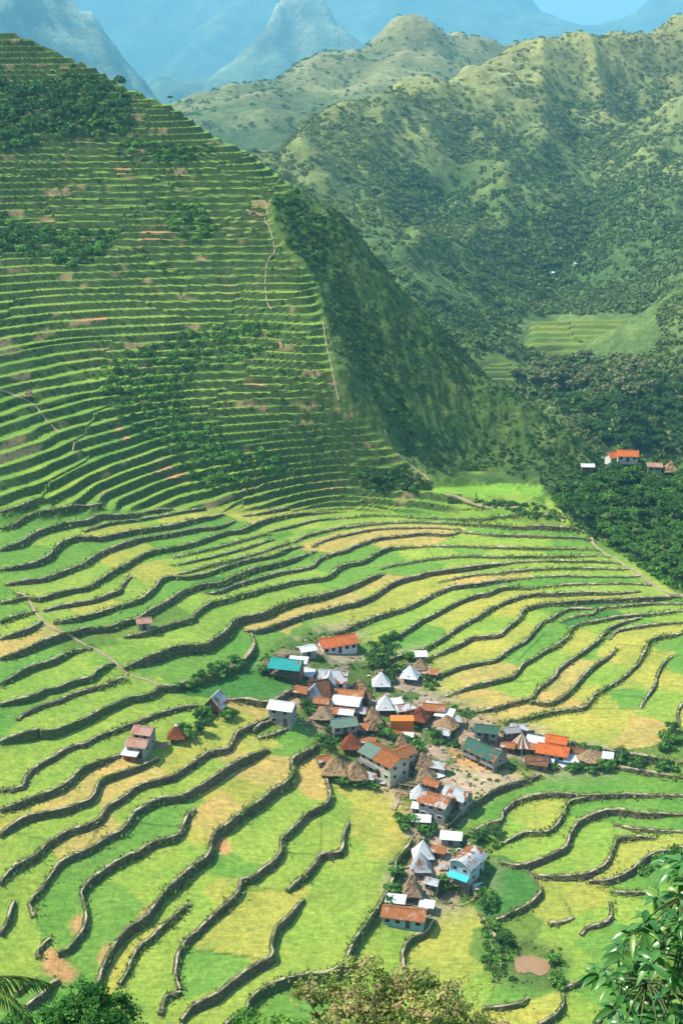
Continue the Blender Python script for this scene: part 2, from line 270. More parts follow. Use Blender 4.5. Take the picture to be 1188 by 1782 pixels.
SEEDS = """L 400,963 450,952 570,922 520,918 340,980 420,968 230,1022 100,1067 430,940 530,1450 515,1470 545,1425 850,915 920,941 700,900 900,960 1000,972 960,982 1000,995 850,942 900,985 1000,1021 650,905 5,1585 40,1600 60,1530 30,1455 110,1430 250,1378 60,1385 120,1335 200,1292 60,1312 150,1272 250,1232 320,1212 300,1255 325,1240 370,1332 280,1378 260,1520 320,1480 330,1540 460,1440 500,1390 430,1485 260,1680 300,1640 350,1590 240,1740 520,1500 565,1430 490,1535 600,1560 560,1620 600,1510 530,1650 450,1700 620,1600 650,1655 690,1640 680,1690 950,1655 1000,1690 850,1720 1060,1765 1100,1565 1020,1490 1050,1442 930,1480 990,1460 1030,1425 880,1450 300,1105 350,1090 250,1145 590,1085 430,1052 520,1030 450,1015 150,1030 160,1003 100,930 250,905 350,960 400,950 620,902 720,965 780,962 640,1100 720,1070 800,1035 800,1105 860,1085 930,1070 940,1160 900,1195 1040,1092 1050,1172 1150,1222 1150,1057 30,1090 80,1178 40,1203 120,1198 100,1240 200,1208 600,1470
G 1000,945 1000,1008 920,925 760,902 800,958 1000,960 110,1590 140,1540 70,1560 290,1430 200,1600 180,1650 140,1690 110,1745 400,1500 370,1700 340,1690 470,1765 1050,1640 900,1745 950,1722 1150,1525 850,1415 930,1368 1100,1362 1180,1368 1100,1396 1150,1428 520,1285 350,1150 420,1112 480,1112 530,1097 600,1010 440,1000 250,1060 300,1022 30,1003 100,993 140,962 60,975 20,942 310,935 280,962 480,930 560,925 640,962 640,990 680,972 850,1026 720,1112 690,1127 640,1140 900,1140 950,1100 1020,1147 1080,1217 1175,1155 1178,1118 960,1062 20,1058 60,1142 20,1240 10,1275 230,1430
D 400,1200 890,1550 360,1022 1000,1053 1100,1046 1000,1077 430,1198 465,1200
Y 330,1312 420,1262 360,1282 30,1428 435,1290 430,1375 340,1455 220,1680 270,1612 390,1553 440,1600 480,1575 400,1645 640,1450 640,1410 690,1440 780,1620 800,1680 745,1690 990,1565 960,1560 1040,1570 1110,1505 1150,1468 930,1422 960,1400 260,1000 220,970 150,1057 240,925 290,900 650,1032 720,1020 620,1070 740,1027 790,1067 850,1047 870,1062 800,1145 860,1130 900,1097 780,1195 1000,1112 1040,1132 1090,1142 1000,1202 1100,1102 1050,1222 1110,1172 1140,1142 1000,1262 1050,1272 930,1262 1160,1182
A 145,1470 210,1357 120,1378 190,1338 460,1240 390,1313 380,1412 450,1350 350,1430 540,1345 540,1365 500,1082 560,1066 680,942 590,948 740,926 700,1002 600,1040 650,1016 840,1005 820,1177 860,1166 850,1216 950,1200 1000,1167 900,1237 980,1227 1100,1290 1150,1295 40,1112
W 130,1112 470,1268 900,1625 1120,1343 1100,1322 870,1600 1160,1500 700,1560 850,1660 1160,1340 950,1690"""
SEEDS = [(l[0], [tuple(map(float, s.split(','))) for s in l[2:].split()]) for l in SEEDS.split('\n')]
# ------------------------------------------------------------------ terrain grid
DX = .5; X0, X1, Y0, Y1 = -180., 190., 150., 660.
NX = int((X1-X0)/DX)+1; NY = int((Y1-Y0)/DX)+1
gx = X0+np.arange(NX)*DX; gy = Y0+np.arange(NY)*DX
GX, GY = np.meshgrid(gx, gy)
cx = np.arange(X0, X1+2.1, 2.); cy = np.arange(Y0, Y1+2.1, 2.); CX, CY = np.meshgrid(cx, cy); CH = HB(CX, CY)
def bil(A, x, y, x0, y0, d):
    u = np.clip((np.asarray(x, float)-x0)/d, 0, A.shape[1]-1.001); v = np.clip((np.asarray(y, float)-y0)/d, 0, A.shape[0]-1.001)
    i = u.astype(int); j = v.astype(int); u = u-i; v = v-j
    return (A[j, i]*(1-u)+A[j, i+1]*u)*(1-v)+(A[j+1, i]*(1-u)+A[j+1, i+1]*u)*v
H = bil(CH, GX, GY, X0, Y0, 2.); H = box_blur(H, 2, 1)
PX, PY = project(np.stack([GX, GY, H], -1))
ZF = H
def zs(x, y): return bil(ZF, x, y, X0, Y0, DX)
def drop(px, py, ymin=150., ymax=655.):
    """photo pixels -> points on the current ground"""
    px = np.atleast_1d(np.asarray(px, float)); py = np.atleast_1d(np.asarray(py, float)); d = ray(px, py); Ys = np.arange(ymin, ymax, .5); out = np.empty((len(px), 3))
    for k in range(len(px)):
        P = CAM+d[k]*(Ys/d[k, 1])[:, None]; g = P[:, 2]-zs(P[:, 0], P[:, 1]); h = np.nonzero(g < 0)[0]; i = h[0] if len(h) else len(Ys)-1
        t = g[i-1]/(g[i-1]-g[i]) if i and g[i-1] > 0 else 0; out[k] = P[i-1]+(P[i]-P[i-1])*t if i else P[0]
    return out
BM = inpoly(PX, PY, BOWL).astype(float); VM = inpoly(PX, PY, VILL).astype(float)
BMs = box_blur(BM, 5, 2); VMs = box_blur(VM, 5, 2)
# terraced hill: quantised relief, broken into blocks
def g_(h): return h/2.0
def gi_(l): return l*2.0
Hn = H+(fbm(GX/28, GY/28, 3, 3)-.5)*3.2+(vnoise(GX/7, GY/7, 9)-.5)*.5
bx = np.floor((GX+(fbm(GX*0+3, H/6, 21, 2)-.5)*26)/34); by = np.floor((H+(vnoise(GX/40, GX*0, 5)-.5)*10)/11)
ph = np.floor(_h(bx, by, 77)*4)/4
Lv = g_(Hn)+ph; fl = np.floor(Lv); fr = Lv-fl
ZQ = gi_(fl+np.clip((fr-.66)/.34, 0, 1)-ph)+.12*np.exp(-((fr-.05)/.05)**2)
# where the hill carries terraces (photo outline), elsewhere wild slope
TER = [(-80,30),(60,60),(150,100),(230,150),(310,175),(430,258),(512,322),(470,350),(472,400),(545,480),(562,560),(590,700),(690,790),(755,845),(930,845),(945,858),(1000,905),(1035,940),(1180,1030),(1240,1040),(1240,1100),(-80,1100)]
TM = inpoly(PX, PY, TER).astype(float)*(GY < 558)
TMs = box_blur(TM, 3, 1)
wild = (fbm(GX/14, GY/14, 31, 4)-.5)*5+(fbm(GX/4, GY/4, 37, 3)-.5)*2.4+(fbm(GX/17+GY/45, GY/80, 33, 4, True)-.5)*4.5+(fbm(GX/2.2, GY/2.2, 39, 2)-.5)*1.2
def solve(walls):
    gX = np.zeros((NY, NX)); gY = np.zeros((NY, NX)); bX = np.zeros((NY, NX), bool); bY = np.zeros((NY, NX), bool)
    for P, hh in walls:
        u = (P[:, 0]-X0)/DX; v = (P[:, 1]-Y0)/DX
        for k in range(len(P)-1):
            u0, v0, u1, v1 = u[k], v[k], u[k+1], v[k+1]; h = .5*(hh[k]+hh[k+1])
            for j in range(math.ceil(min(v0, v1)), math.floor(max(v0, v1))+1):   # crosses row j: link in x
                if v1 == v0 or not 0 <= j < NY: continue
                i = math.floor(u0+(u1-u0)*(j-v0)/(v1-v0))
                if 0 <= i < NX-1: gX[j, i] += -h if v1 > v0 else h; bX[j, i] = True
            for i in range(math.ceil(min(u0, u1)), math.floor(max(u0, u1))+1):
                if u1 == u0 or not 0 <= i < NX: continue
                j = math.floor(v0+(v1-v0)*(i-u0)/(u1-u0))
                if 0 <= j < NY-1: gY[j, i] += h if u1 > u0 else -h; bY[j, i] = True
    hx = np.zeros((NY, NX)); hy = np.zeros((NY, NX)); hx[:, :-1] = np.diff(H, axis=1); hy[:-1] = np.diff(H, axis=0)
    keep = np.clip(BMs*(1-VMs*.8), 0, 1)
    rx = hx*keep-gX; ry = hy*keep-gY
    div = rx.copy(); div[:, 1:] -= rx[:, :-1]; div += ry; div[1:] -= ry[:-1]
    lam = (DX/30)**2
    ex = 2-2*np.cos(2*np.pi*np.fft.rfftfreq(NX)); ey = 2-2*np.cos(2*np.pi*np.fft.fftfreq(NY))
    u = np.fft.irfft2(np.fft.rfft2(div)/(ex[None]+ey[:, None]+lam), s=(NY, NX))
    return H+u, bX, bY
def side(P, off):
    t = np.gradient(P[:, :2], axis=0); t /= np.linalg.norm(t, axis=1)[:, None]+1e-9
    return P[:, :2]+np.stack([-t[:, 1], t[:, 0]], -1)*np.reshape(off, (-1, 1))
WP = []
for hs, lab, pts in WALLS:
    s = spl(pts, 6); t = np.linspace(0, 1, len(s)); hh = np.interp(t, np.linspace(0, 1, len(hs)), hs)*.56
    ring = np.allclose(pts[0], pts[-1])
    if not ring: hh = hh*np.clip(.12+np.minimum(t, 1-t)*len(s)/9, 0, 1)
    WP.append([s, hh])
for it in range(3):
    cur = []
    for s, hh in WP:
        if it == 0: P = drop(s[:, 0], s[:, 1])
        else:
            P = drop(s[:, 0], s[:, 1]); P = atz(s[:, 0], s[:, 1], sm(zs(*side(P, 1.0).T)))
            for _ in range(3): P = atz(s[:, 0], s[:, 1], .5*P[:, 2]+.5*sm(zs(*side(P, 1.0).T)))
        cur.append((resample(np.c_[P, hh], .85)))
    if it == 0:
        def sm(a):
            p = np.pad(a, 2, 'edge'); return (p[:-4]+p[1:-3]+p[2:-2]+p[3:-1]+p[4:])/5
    ZB, bX, bY = solve([(c[:, :3], c[:, 3]) for c in cur]); ZF = ZB
BAR = []
for c in cur:
    P = c[:, :3]; BAR.append((np.vstack([P[0]+(P[0]-P[min(3, len(P)-1)])/3*k for k in range(11, 0, -1)]+[P]+[P[-1]+(P[-1]-P[-min(4, len(P))])/3*k for k in range(1, 12)]), None))
for d in DIVS: BAR.append((drop(spl(d, 4)[:, 0], spl(d, 4)[:, 1]), None))
_, bX, bY = solve([(P, np.zeros(len(P))) for P, _ in BAR])
WCUR = cur
wl = np.clip(1-TMs, 0, 1)*(1-BMs)
ZF = BMs*(ZB+(fbm(GX/9, GY/9, 51, 3)-.5)*.25*(1+3*VMs))+(1-BMs)*(TMs*ZQ+(1-TMs)*(H+wild*np.clip((1-TMs)*1.2, 0, 1)))
# flat saddle field and the muddy pool's bed
def flatten(poly, dz, soft=2):
    global ZF
    qx, qy = project(np.stack([GX, GY, ZF], -1)); m = inpoly(qx, qy, poly) & (GY < 424); z = np.median(ZF[m])+dz; w = box_blur(m.astype(float), soft, 1); ZF = ZF*(1-w)+z*w
    return z
SADDLE = [(748,846),(800,841),(940,841),(946,858),(930,862),(800,860),(757,856)]
POOLP = [(880,1662),(912,1645),(958,1656),(974,1684),(950,1708),(900,1706)]
flatten(SADDLE, .3, 1); ZPOOL = flatten(POOLP, -.6, 2)
# ------------------------------------------------------------------ colours of crops and ground
PAL = dict(L=(.228,.340,.050), G=(.128,.272,.040), D=(.056,.180,.032), Y=(.330,.345,.062), A=(.430,.335,.098), W=(.130,.215,.036), B=(.28,.22,.15))
codes = list(PAL); lab = np.full((NY, NX), -1, np.int16); seedc = []; 
for c, pts in SEEDS:
    P = drop([p[0] for p in pts], [p[1] for p in pts])
    for p in P:
        seedc.append(codes.index(c)); lab[int((p[1]-Y0)/DX+.5), int((p[0]-X0)/DX+.5)] = len(seedc)-1
reg = BMs > .02
for it in range(620):
    if it == 260: bX = bX*False; bY = bY*False
    n = lab.copy()
    for ax, b in ((1, bX), (0, bY)):
        s = [slice(None)]*2; e = [slice(None)]*2; s[ax] = slice(None, -1); e[ax] = slice(1, None); s = tuple(s); e = tuple(e)
        ok = ~b[s]; a = lab[s]; c = lab[e]
        t = n[e]; m = (t < 0) & (a >= 0) & ok; t[m] = a[m]
        t = n[s]; m = (t < 0) & (c >= 0) & ok; t[m] = c[m]
    if (n == lab).all() and it > 260: break
    lab = n
    if not ((lab < 0) & reg).any(): break
sc = np.array([PAL[codes[c]] for c in seedc])*(1+(np.random.default_rng(3).random((len(seedc), 1))-.5)*.12)
C = np.where((lab >= 0)[..., None], sc[np.clip(lab, 0, None)], np.array(PAL['W']))
edge = np.zeros((NY, NX)); edge[:, 1:] += (lab[:, 1:] != lab[:, :-1]); edge[1:] += (lab[1:] != lab[:-1]); _, dX, dY = solve([(drop(spl(d, 4)[:, 0], spl(d, 4)[:, 1]), np.zeros(len(spl(d, 4)))) for d in DIVS]); edge = np.zeros((NY, NX)); edge[:, :-1] += dX[:, :-1]; edge[:-1] += dY[:-1]; edge = np.clip(edge, 0, 1)*(BMs > .5)
same = sc[np.clip(lab, 0, None)]
Cb = np.stack([box_blur(C[..., k], 2, 2) for k in range(3)], -1); xdef = np.clip(fbm(GX/6, GY/6, 57, 3)*1.5-.3, 0, 1)[..., None]; C = Cb*(.10+.25*xdef)+C*(.90-.25*xdef)
tint = fbm(GX/16, GY/16, 58, 4)[..., None]; C = C*(1+(tint-.5)*np.array((.5,.22,.3))); C = C*(1-.38*edge[..., None])
# hill: treads lighter than the wild slope
n1 = fbm(GX/20, H/4, 61, 3); n2 = fbm(GX/5, GY/5, 63, 3)
hill = np.array((.165,.285,.040))+(n1[..., None]-.5)*np.array((.16,.16,.02))+(n2[..., None]-.5)*np.array((.05,.07,.01))
nearb = np.clip(box_blur(BM, 70, 2)*2.2, 0, 1)[..., None]; hill = hill*(1-nearb*.8)+(np.array((.165,.300,.034))+(n1[..., None]-.5)*np.array((.30,.20,.05)))*nearb*.8
bare = np.clip((fbm(GX/9, H/5, 65, 3)-.74)*9, 0, 1)[..., None]; hill = hill*(1-bare)+np.array((.30,.24,.12))*bare
n3 = fbm(GX/22+GY/40, GY/35, 71, 4); n4 = fbm(GX/5, GY/5, 73, 4)
wildc = np.array((.058,.112,.024))+(n3[..., None]-.5)*np.array((.08,.085,.02))+(n4[..., None]-.5)*np.array((.07,.08,.02))
hc = TMs[..., None]*hill+(1-TMs[..., None])*np.clip(wildc, .012, 1)
C = BMs[..., None]*C+(1-BMs[..., None])*hc
vn = np.clip((fbm(GX/5, GY/5, 81, 4)-.43)*8, 0, 1)[..., None]; vc = np.array((.33,.26,.19))*(.75+.5*fbm(GX/2, GY/2, 83, 3)[..., None])
VC = vc*(1-vn)+np.array((.085,.145,.030))*vn
C = C*(1-VMs[..., None])+VC*VMs[..., None]
PX2, PY2 = project(np.stack([GX, GY, ZF], -1))
def paint(poly, c, soft=2, amt=1.):
    global C
    m = box_blur((inpoly(PX2, PY2, poly)).astype(float), soft, 1)[..., None]*amt; C = C*(1-m)+np.array(c)*m
SOIL = (.50,.28,.12)
for poly in ([(72,1645),(98,1652),(120,1680),(140,1692),(128,1708),(108,1710),(76,1690)],[(125,1600),(145,1588),(146,1615),(132,1630),(126,1620)],
             [(258,1572),(268,1575),(250,1593),(236,1600)],[(180,1645),(197,1640),(178,1682),(172,1670)],[(364,1450),(385,1442),(402,1475),(396,1490),(380,1482),(362,1466)],
             [(195,728),(205,735),(232,770),(222,772),(200,745)],[(270,815),(305,812),(332,832),(320,842),(280,832)],[(245,395),(300,388),(308,410),(260,425),(240,440)],[(132,548),(190,548),(192,565),(130,565)],
             [(430,366),(462,366),(462,384),(436,384)],[(195,280),(225,290),(232,312),(205,305)],[(556,690),(588,690),(588,708),(556,708)],[(425,662),(460,662),(460,678),(428,678)],[(545,838),(600,838),(600,852),(560,852)],[(780,1300),(850,1320),(860,1340),(800,1345)]):
    paint(poly, SOIL, 1, 1.)
DRT = (.46,.36,.25)
paint([(790,1330),(850,1345),(905,1345),(900,1360),(850,1370),(800,1410),(785,1400),(800,1370),(770,1340)], DRT, 2, .9)
paint([(735,1480),(775,1480),(785,1510),(790,1530),(745,1540),(715,1540),(720,1520)], DRT, 2, .8)
paint(SADDLE, (.19,.36,.04), 1, 1.); paint([(860,1640),(920,1630),(985,1650),(990,1700),(950,1725),(880,1720)], (.09,.14,.04), 3, .7)
tv = np.stack([GX, GY, ZF], -1).reshape(-1, 3)
ter = np_mesh('ground', tv, grid_faces(NX, NY)); vcol(ter, np.clip(C, .004, 1).reshape(-1, 3))
wv = np.zeros((NY, NX, 3)); wv[..., 0] = (1-BMs)*(1-TMs); wv[..., 1] = np.clip((fbm(GX/9, H/2.2, 91, 3)-.725)*14, 0, 1)
vcol(ter, wv.reshape(-1, 3), 'zone')
m, nt, b = mat('terrace_ground', .9); co = coord(nt)
at_ = nd(nt, 'ShaderNodeAttribute', attribute_name='col'); az = nd(nt, 'ShaderNodeAttribute', attribute_name='zone')
sep = nt.nodes.new('ShaderNodeSeparateColor'); nt.links.new(az.outputs['Color'], sep.inputs[0])
f1 = noise(nt, .9, 6, .7, co); f2 = noise(nt, .11, 4, .6, co); f3 = noise(nt, 3.2, 3, .6, co)
c = mix(nt, at_.outputs['Color'], ramp(nt, f1, [(.25, g3(.62)), (.75, g3(1.36))]), 1., 'MULTIPLY')
c = mix(nt, c, ramp(nt, f2, [(.3, (.78,.9,.8)), (.7, (1.28,1.1,1.1))]), 1., 'MULTIPLY')
c = mix(nt, c, ramp(nt, f3, [(.3, g3(.8)), (.7, g3(1.2))]), 1., 'MULTIPLY')
mpp = nd(nt, 'ShaderNodeMapping'); mpp.inputs['Scale'].default_value = (.25, 1.3, 1.); mpp.inputs['Rotation'].default_value = (0, 0, -.35); nt.links.new(co, mpp.inputs['Vector']); f4 = noise(nt, 1.5, 3, .6, mpp.outputs[0]); c = mix(nt, c, ramp(nt, f4, [(.3, (.80,.84,.8)), (.7, (1.22,1.15,1.1))]), 1., 'MULTIPLY')
# steep faces: grass-grown stone
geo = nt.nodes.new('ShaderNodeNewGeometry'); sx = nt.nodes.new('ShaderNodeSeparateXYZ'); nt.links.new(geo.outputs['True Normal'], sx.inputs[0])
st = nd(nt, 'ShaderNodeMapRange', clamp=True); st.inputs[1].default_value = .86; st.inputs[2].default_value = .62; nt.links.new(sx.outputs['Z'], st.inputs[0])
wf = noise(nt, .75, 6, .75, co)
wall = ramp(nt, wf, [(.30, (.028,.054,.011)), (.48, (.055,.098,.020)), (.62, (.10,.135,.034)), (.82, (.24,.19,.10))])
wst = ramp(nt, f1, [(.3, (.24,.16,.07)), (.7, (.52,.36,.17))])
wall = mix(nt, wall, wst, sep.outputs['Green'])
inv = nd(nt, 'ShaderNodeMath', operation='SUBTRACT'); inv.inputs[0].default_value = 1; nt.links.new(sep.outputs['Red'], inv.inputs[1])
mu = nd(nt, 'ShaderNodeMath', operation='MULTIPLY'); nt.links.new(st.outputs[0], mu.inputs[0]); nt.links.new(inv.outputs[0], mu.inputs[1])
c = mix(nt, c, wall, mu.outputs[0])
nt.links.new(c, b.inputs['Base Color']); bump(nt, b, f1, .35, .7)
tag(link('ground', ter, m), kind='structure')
# ------------------------------------------------------------------ dry-stone walls with their coping
m, nt, b = mat('dry_stone', .9); co = coord(nt)
vo = nd(nt, 'ShaderNodeTexVoronoi', Scale=1.9); nt.links.new(co, vo.inputs['Vector'])
f = noise(nt, .45, 5, .7, co); f2 = noise(nt, 2.6, 4, .7, co)
stn = mix(nt, ramp(nt, vo.outputs['Color'], [(.1, (.11,.082,.050)), (.9, (.28,.21,.13))]), ramp(nt, vo.outputs['Distance'], [(.0, g3(1.1)), (.55, g3(.6))]), 1., 'MULTIPLY')
veg = ramp(nt, f2, [(.3, (.045,.078,.017)), (.7, (.11,.16,.032))])
rd = objrand(nt); ad = nd(nt, 'ShaderNodeMath', operation='MULTIPLY_ADD'); nt.links.new(rd, ad.inputs[0]); ad.inputs[1].default_value = .22; nt.links.new(f, ad.inputs[2])
c = mix(nt, stn, veg, ramp(nt, ad.outputs[0], [(.54, g3(0)), (.72, g3(.85))]))
nt.links.new(c, b.inputs['Base Color']); bump(nt, b, vo.outputs['Distance'], -.12, .9); M_WALL = m
m, nt, b = mat('coping_stone', .9); co = coord(nt); f = noise(nt, 1.1, 5, .7, co); f2 = noise(nt, .16, 3, .6, co)
c = mix(nt, ramp(nt, f, [(.25, (.26,.20,.12)), (.7, (.68,.56,.37))]), ramp(nt, f, [(.3, (.14,.19,.04)), (.7, (.28,.34,.08))]), ramp(nt, f2, [(.49, g3(0)), (.61, g3(.95))]))
nt.links.new(c, b.inputs['Base Color']); bump(nt, b, f, .08); M_COPE = m
WEDGE = []
for (hs, lab_, pts), cur in zip(WALLS, WCUR):
    P = cur[:, :3]; ring = np.allclose(pts[0], pts[-1]); n = len(P)
    zt = sm(zs(*side(P, .95).T)); zb = sm(zs(*side(P, -.95).T)); zb = np.minimum(zb, zt-.05)
    lw = vnoise(P[:, 0]/5, P[:, 1]/5, 15)-.5; zt = zt+lw*.22; r = lambda a: (rng.random(n)-.5)*a*1.5+lw*a*.8
    prof = [(.70, zt-.45), (.36, zt+.0), (.30, zt+.06+r(.08)), (-.22+r(.1), zt+.05+r(.1)), (-.34+r(.14), zt-.08+r(.1)), (-.44+r(.3), .45*zt+.55*zb+r(.2)), (-.60+r(.36), zb+.04+r(.1)), (-.64, zb-.5)]
    rings = []
    for off, z in prof: rings.append(np.c_[side(P, off), z])
    V = np.stack(rings, 1)                                     # n x 8 x 3
    base = P[n//2].copy(); base[2] = zb[n//2]
    k = V.shape[1]; idx = np.arange(n*k).reshape(n, k)
    q = lambda a: np.stack([idx[:-1, a:a+1], idx[1:, a:a+1], idx[1:, a+1:a+2], idx[:-1, a+1:a+2]], -1).reshape(-1, 4)
    fw = np.concatenate([q(a) for a in (0, 1, 2, 3, 4, 5, 6)]); 
    caps = np.array([[idx[e, 0], idx[e, 2], idx[e, 4], idx[e, 7]] for e in (0, -1)])
    o = link('terrace_wall', np_mesh('terrace_wall', V.reshape(-1, 3)-base, np.vstack([fw, caps])), M_WALL)
    o.location = base; tag(o, 'retaining wall: '+lab_, 'wall', 'terrace walls between the rice fields', 'thing')
    o['label'] = lab_ if len(lab_.split()) <= 16 else ' '.join(lab_.split()[:16])
    C4 = np.stack([np.c_[side(P, .08), zt+.0], np.c_[side(P, .03+r(.24)), zt+.11+r(.2)], np.c_[side(P, -.24+r(.22)), zt+.09+r(.22)], np.c_[side(P, -.33), zt-.04]], 1).reshape(-1, 3)
    idx = np.arange(n*4).reshape(n, 4)
    c_ = link('coping', np_mesh('coping', C4-base, np.concatenate([q(0), q(1), q(2)])), M_COPE, o)
    WEDGE.append((P, zt, zb))
# grass fringe along the walls: one sheet of blades
def blades(name, pts, hgt, wid, nper, colr, matl, kind='stuff', lean=.5):
    n = len(pts)*nper; p = np.repeat(np.asarray(pts), nper, 0); h = np.repeat(np.asarray(hgt), nper)*(.5+rng.random(n)); 
    a = rng.random(n)*6.283; d = np.stack([np.cos(a), np.sin(a), np.zeros(n)], -1); sp = np.stack([rng.normal(0, .32, n), rng.normal(0, .32, n), np.zeros(n)], -1)
    l = np.stack([rng.normal(0, lean, n), rng.normal(0, lean, n), np.ones(n)], -1)*h[:, None]; w_ = np.repeat(np.asarray(wid), nper)[:, None]*(.6+.8*rng.random((n, 1)))
    q0 = p+sp; v = np.stack([q0-d*w_*.5, q0+d*w_*.5, q0+l*.6+d*w_*.45, q0+l-d*w_*.1], 1).reshape(-1, 3)
    me = np_mesh(name, v, np.arange(n*4).reshape(-1, 4)); cc = np.repeat(np.asarray(colr), nper, 0)*(.6+.8*rng.random((n, 1))); vcol(me, np.repeat(cc, 4, 0))
    return tag(link(name, me, matl), kind=kind)
m, nt, b = mat('leafy_green', .75); a_ = nd(nt, 'ShaderNodeAttribute', attribute_name='col'); nt.links.new(a_.outputs['Color'], b.inputs['Base Color'])
tr = nt.nodes.new('ShaderNodeBsdfTranslucent'); nt.links.new(a_.outputs['Color'], tr.inputs['Color']); ms = nt.nodes.new('ShaderNodeMixShader'); ms.inputs[0].default_value = .3
nt.links.new(b.outputs[0], ms.inputs[1]); nt.links.new(tr.outputs[0], ms.inputs[2]); nt.links.new(ms.outputs[0], nt.nodes['Material Output'].inputs['Surface']); M_LEAF = m
bp, bh, bc = [], [], []
for wi, (P, zt, zb) in enumerate(WEDGE):
    grow = .25+.75*((wi*37 % 11)/10.)
    nn = vnoise(P[:, 0]/9, P[:, 1]/9, 5)
    for off, z, pr in ((.1, zt+.05, .6), (-.62, zb*.6+zt*.4, .75), (-.95, zb, .95), (-.45, zt-.25, .55), (.45, zt, .4)):
        for _ in range(1):
            k = rng.random(len(P)) < pr*grow*(.4+nn); s_ = side(P, off+rng.normal(0, .12))[k]; bp.append(np.c_[s_, z[k]-.05]); bh.append(np.full(k.sum(), .42)*(.5+nn[k])); g = rng.random((k.sum(), 1)); bc.append(np.array((.11,.19,.03))*(1-g)+np.array((.28,.38,.06))*g)
bp = np.vstack(bp)
blades('wall_grass', bp, np.concatenate(bh), np.full(len(bp), .32), 3, np.vstack(bc), M_LEAF)
# ------------------------------------------------------------------ hills beyond
def hill(name, ctl, box, d, ridge, seed, cols, extra=(), lines=(), amp=12., wl=130., smooth=True, rough=1.):
    c = np.array([[float(t) for t in s.split(',')] for s in ctl.split()]); P = at(c[:, 0], c[:, 1], c[:, 2])
    add = [P]
    if len(ridge):
        r_ = at(ridge[:, 0], ridge[:, 1], ridge[:, 2]); add.append(r_)
        sc_ = r_[:, 1].mean()
        for k, dz in ((.09, -.045), (.22, -.12)): add.append(r_+np.c_[np.zeros(len(r_)), np.full(len(r_), sc_*k), np.full(len(r_), sc_*dz)])
    if len(extra): add.append(np.array(extra, float))
    ev = rbf(np.vstack(add)); x0, x1, y0, y1 = box
    xs = np.arange(x0, x1+d, d); ys = np.arange(y0, y1+d, d); X, Y = np.meshgrid(xs, ys); 
    xc = np.arange(x0, x1+5*d, 4*d); yc = np.arange(y0, y1+5*d, 4*d); Z = bil(ev(*np.meshgrid(xc, yc)), X, Y, x0, y0, 4*d); Z = box_blur(Z, 3, 1)
    S = np.zeros_like(Z)
    for pts, a, wd in lines:
        q = np.array(pts, float); L = resample(at(q[:, 0], q[:, 1], q[:, 2]), d*2)
        m = np.full(X.shape, 1e9)
        for l in L: m = np.minimum(m, (X-l[0])**2+(Y-l[1])**2)
        S += a*np.exp(-np.sqrt(m)/wd)
    n = fbm(X/wl+fbm(X/wl, Y/wl, seed+7, 2)*.6, Y/wl*.8, seed, 5, True); n2 = fbm(X/(wl*.22), Y/(wl*.22), seed+3, 4)
    rel = (n-.62)*amp*3+S; Z = Z+rel+(n2-.5)*amp*.9*rough
    k = 1+rel/amp*.35
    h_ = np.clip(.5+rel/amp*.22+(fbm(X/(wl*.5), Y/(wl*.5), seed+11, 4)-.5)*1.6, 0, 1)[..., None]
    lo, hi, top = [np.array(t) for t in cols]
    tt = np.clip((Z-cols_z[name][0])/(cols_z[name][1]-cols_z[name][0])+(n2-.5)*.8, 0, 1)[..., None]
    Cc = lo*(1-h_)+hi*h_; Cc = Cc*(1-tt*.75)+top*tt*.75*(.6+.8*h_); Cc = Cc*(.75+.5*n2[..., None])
    me = np_mesh(name, np.stack([X, Y, Z], -1).reshape(-1, 3), grid_faces(len(xs), len(ys)), smooth); vcol(me, np.clip(Cc, .005, 1).reshape(-1, 3))
    o = tag(link(name, me, M_FAR if name.startswith('far') else M_HILL), kind='structure'); return (Z, x0, y0, d, rel, tt[..., 0], h_[..., 0])
cols_z = dict(near_mountain=(25, 130), middle_hill=(40, 200), far_spur=(-100, 700), far_mountain=(300, 2200))
m, nt, b = mat('hill_ground', .95); a_ = nd(nt, 'ShaderNodeAttribute', attribute_name='col'); co = coord(nt)
f = noise(nt, .10, 6, .72, co); f2 = noise(nt, .5, 4, .7, co)
c = mix(nt, a_.outputs['Color'], ramp(nt, f, [(.28, g3(.5)), (.72, g3(1.5))]), 1., 'MULTIPLY'); c = mix(nt, c, ramp(nt, f2, [(.3, g3(.7)), (.7, g3(1.3))]), 1., 'MULTIPLY')
nt.links.new(c, b.inputs['Base Color']); bump(nt, b, f, 3., .8); M_HILL = m
m, nt, b = mat('far_ground', .95); a_ = nd(nt, 'ShaderNodeAttribute', attribute_name='col'); co = coord(nt); f = noise(nt, .006, 7, .7, co); c = mix(nt, a_.outputs['Color'], ramp(nt, f, [(.34, g3(.45)), (.66, g3(1.6))]), 1., 'MULTIPLY'); nt.links.new(c, b.inputs['Base Color']); bump(nt, b, f, 60., .9); M_FAR = m
def pts_(s): return np.array([[float(t) for t in q.split(',')] for q in s.split()])
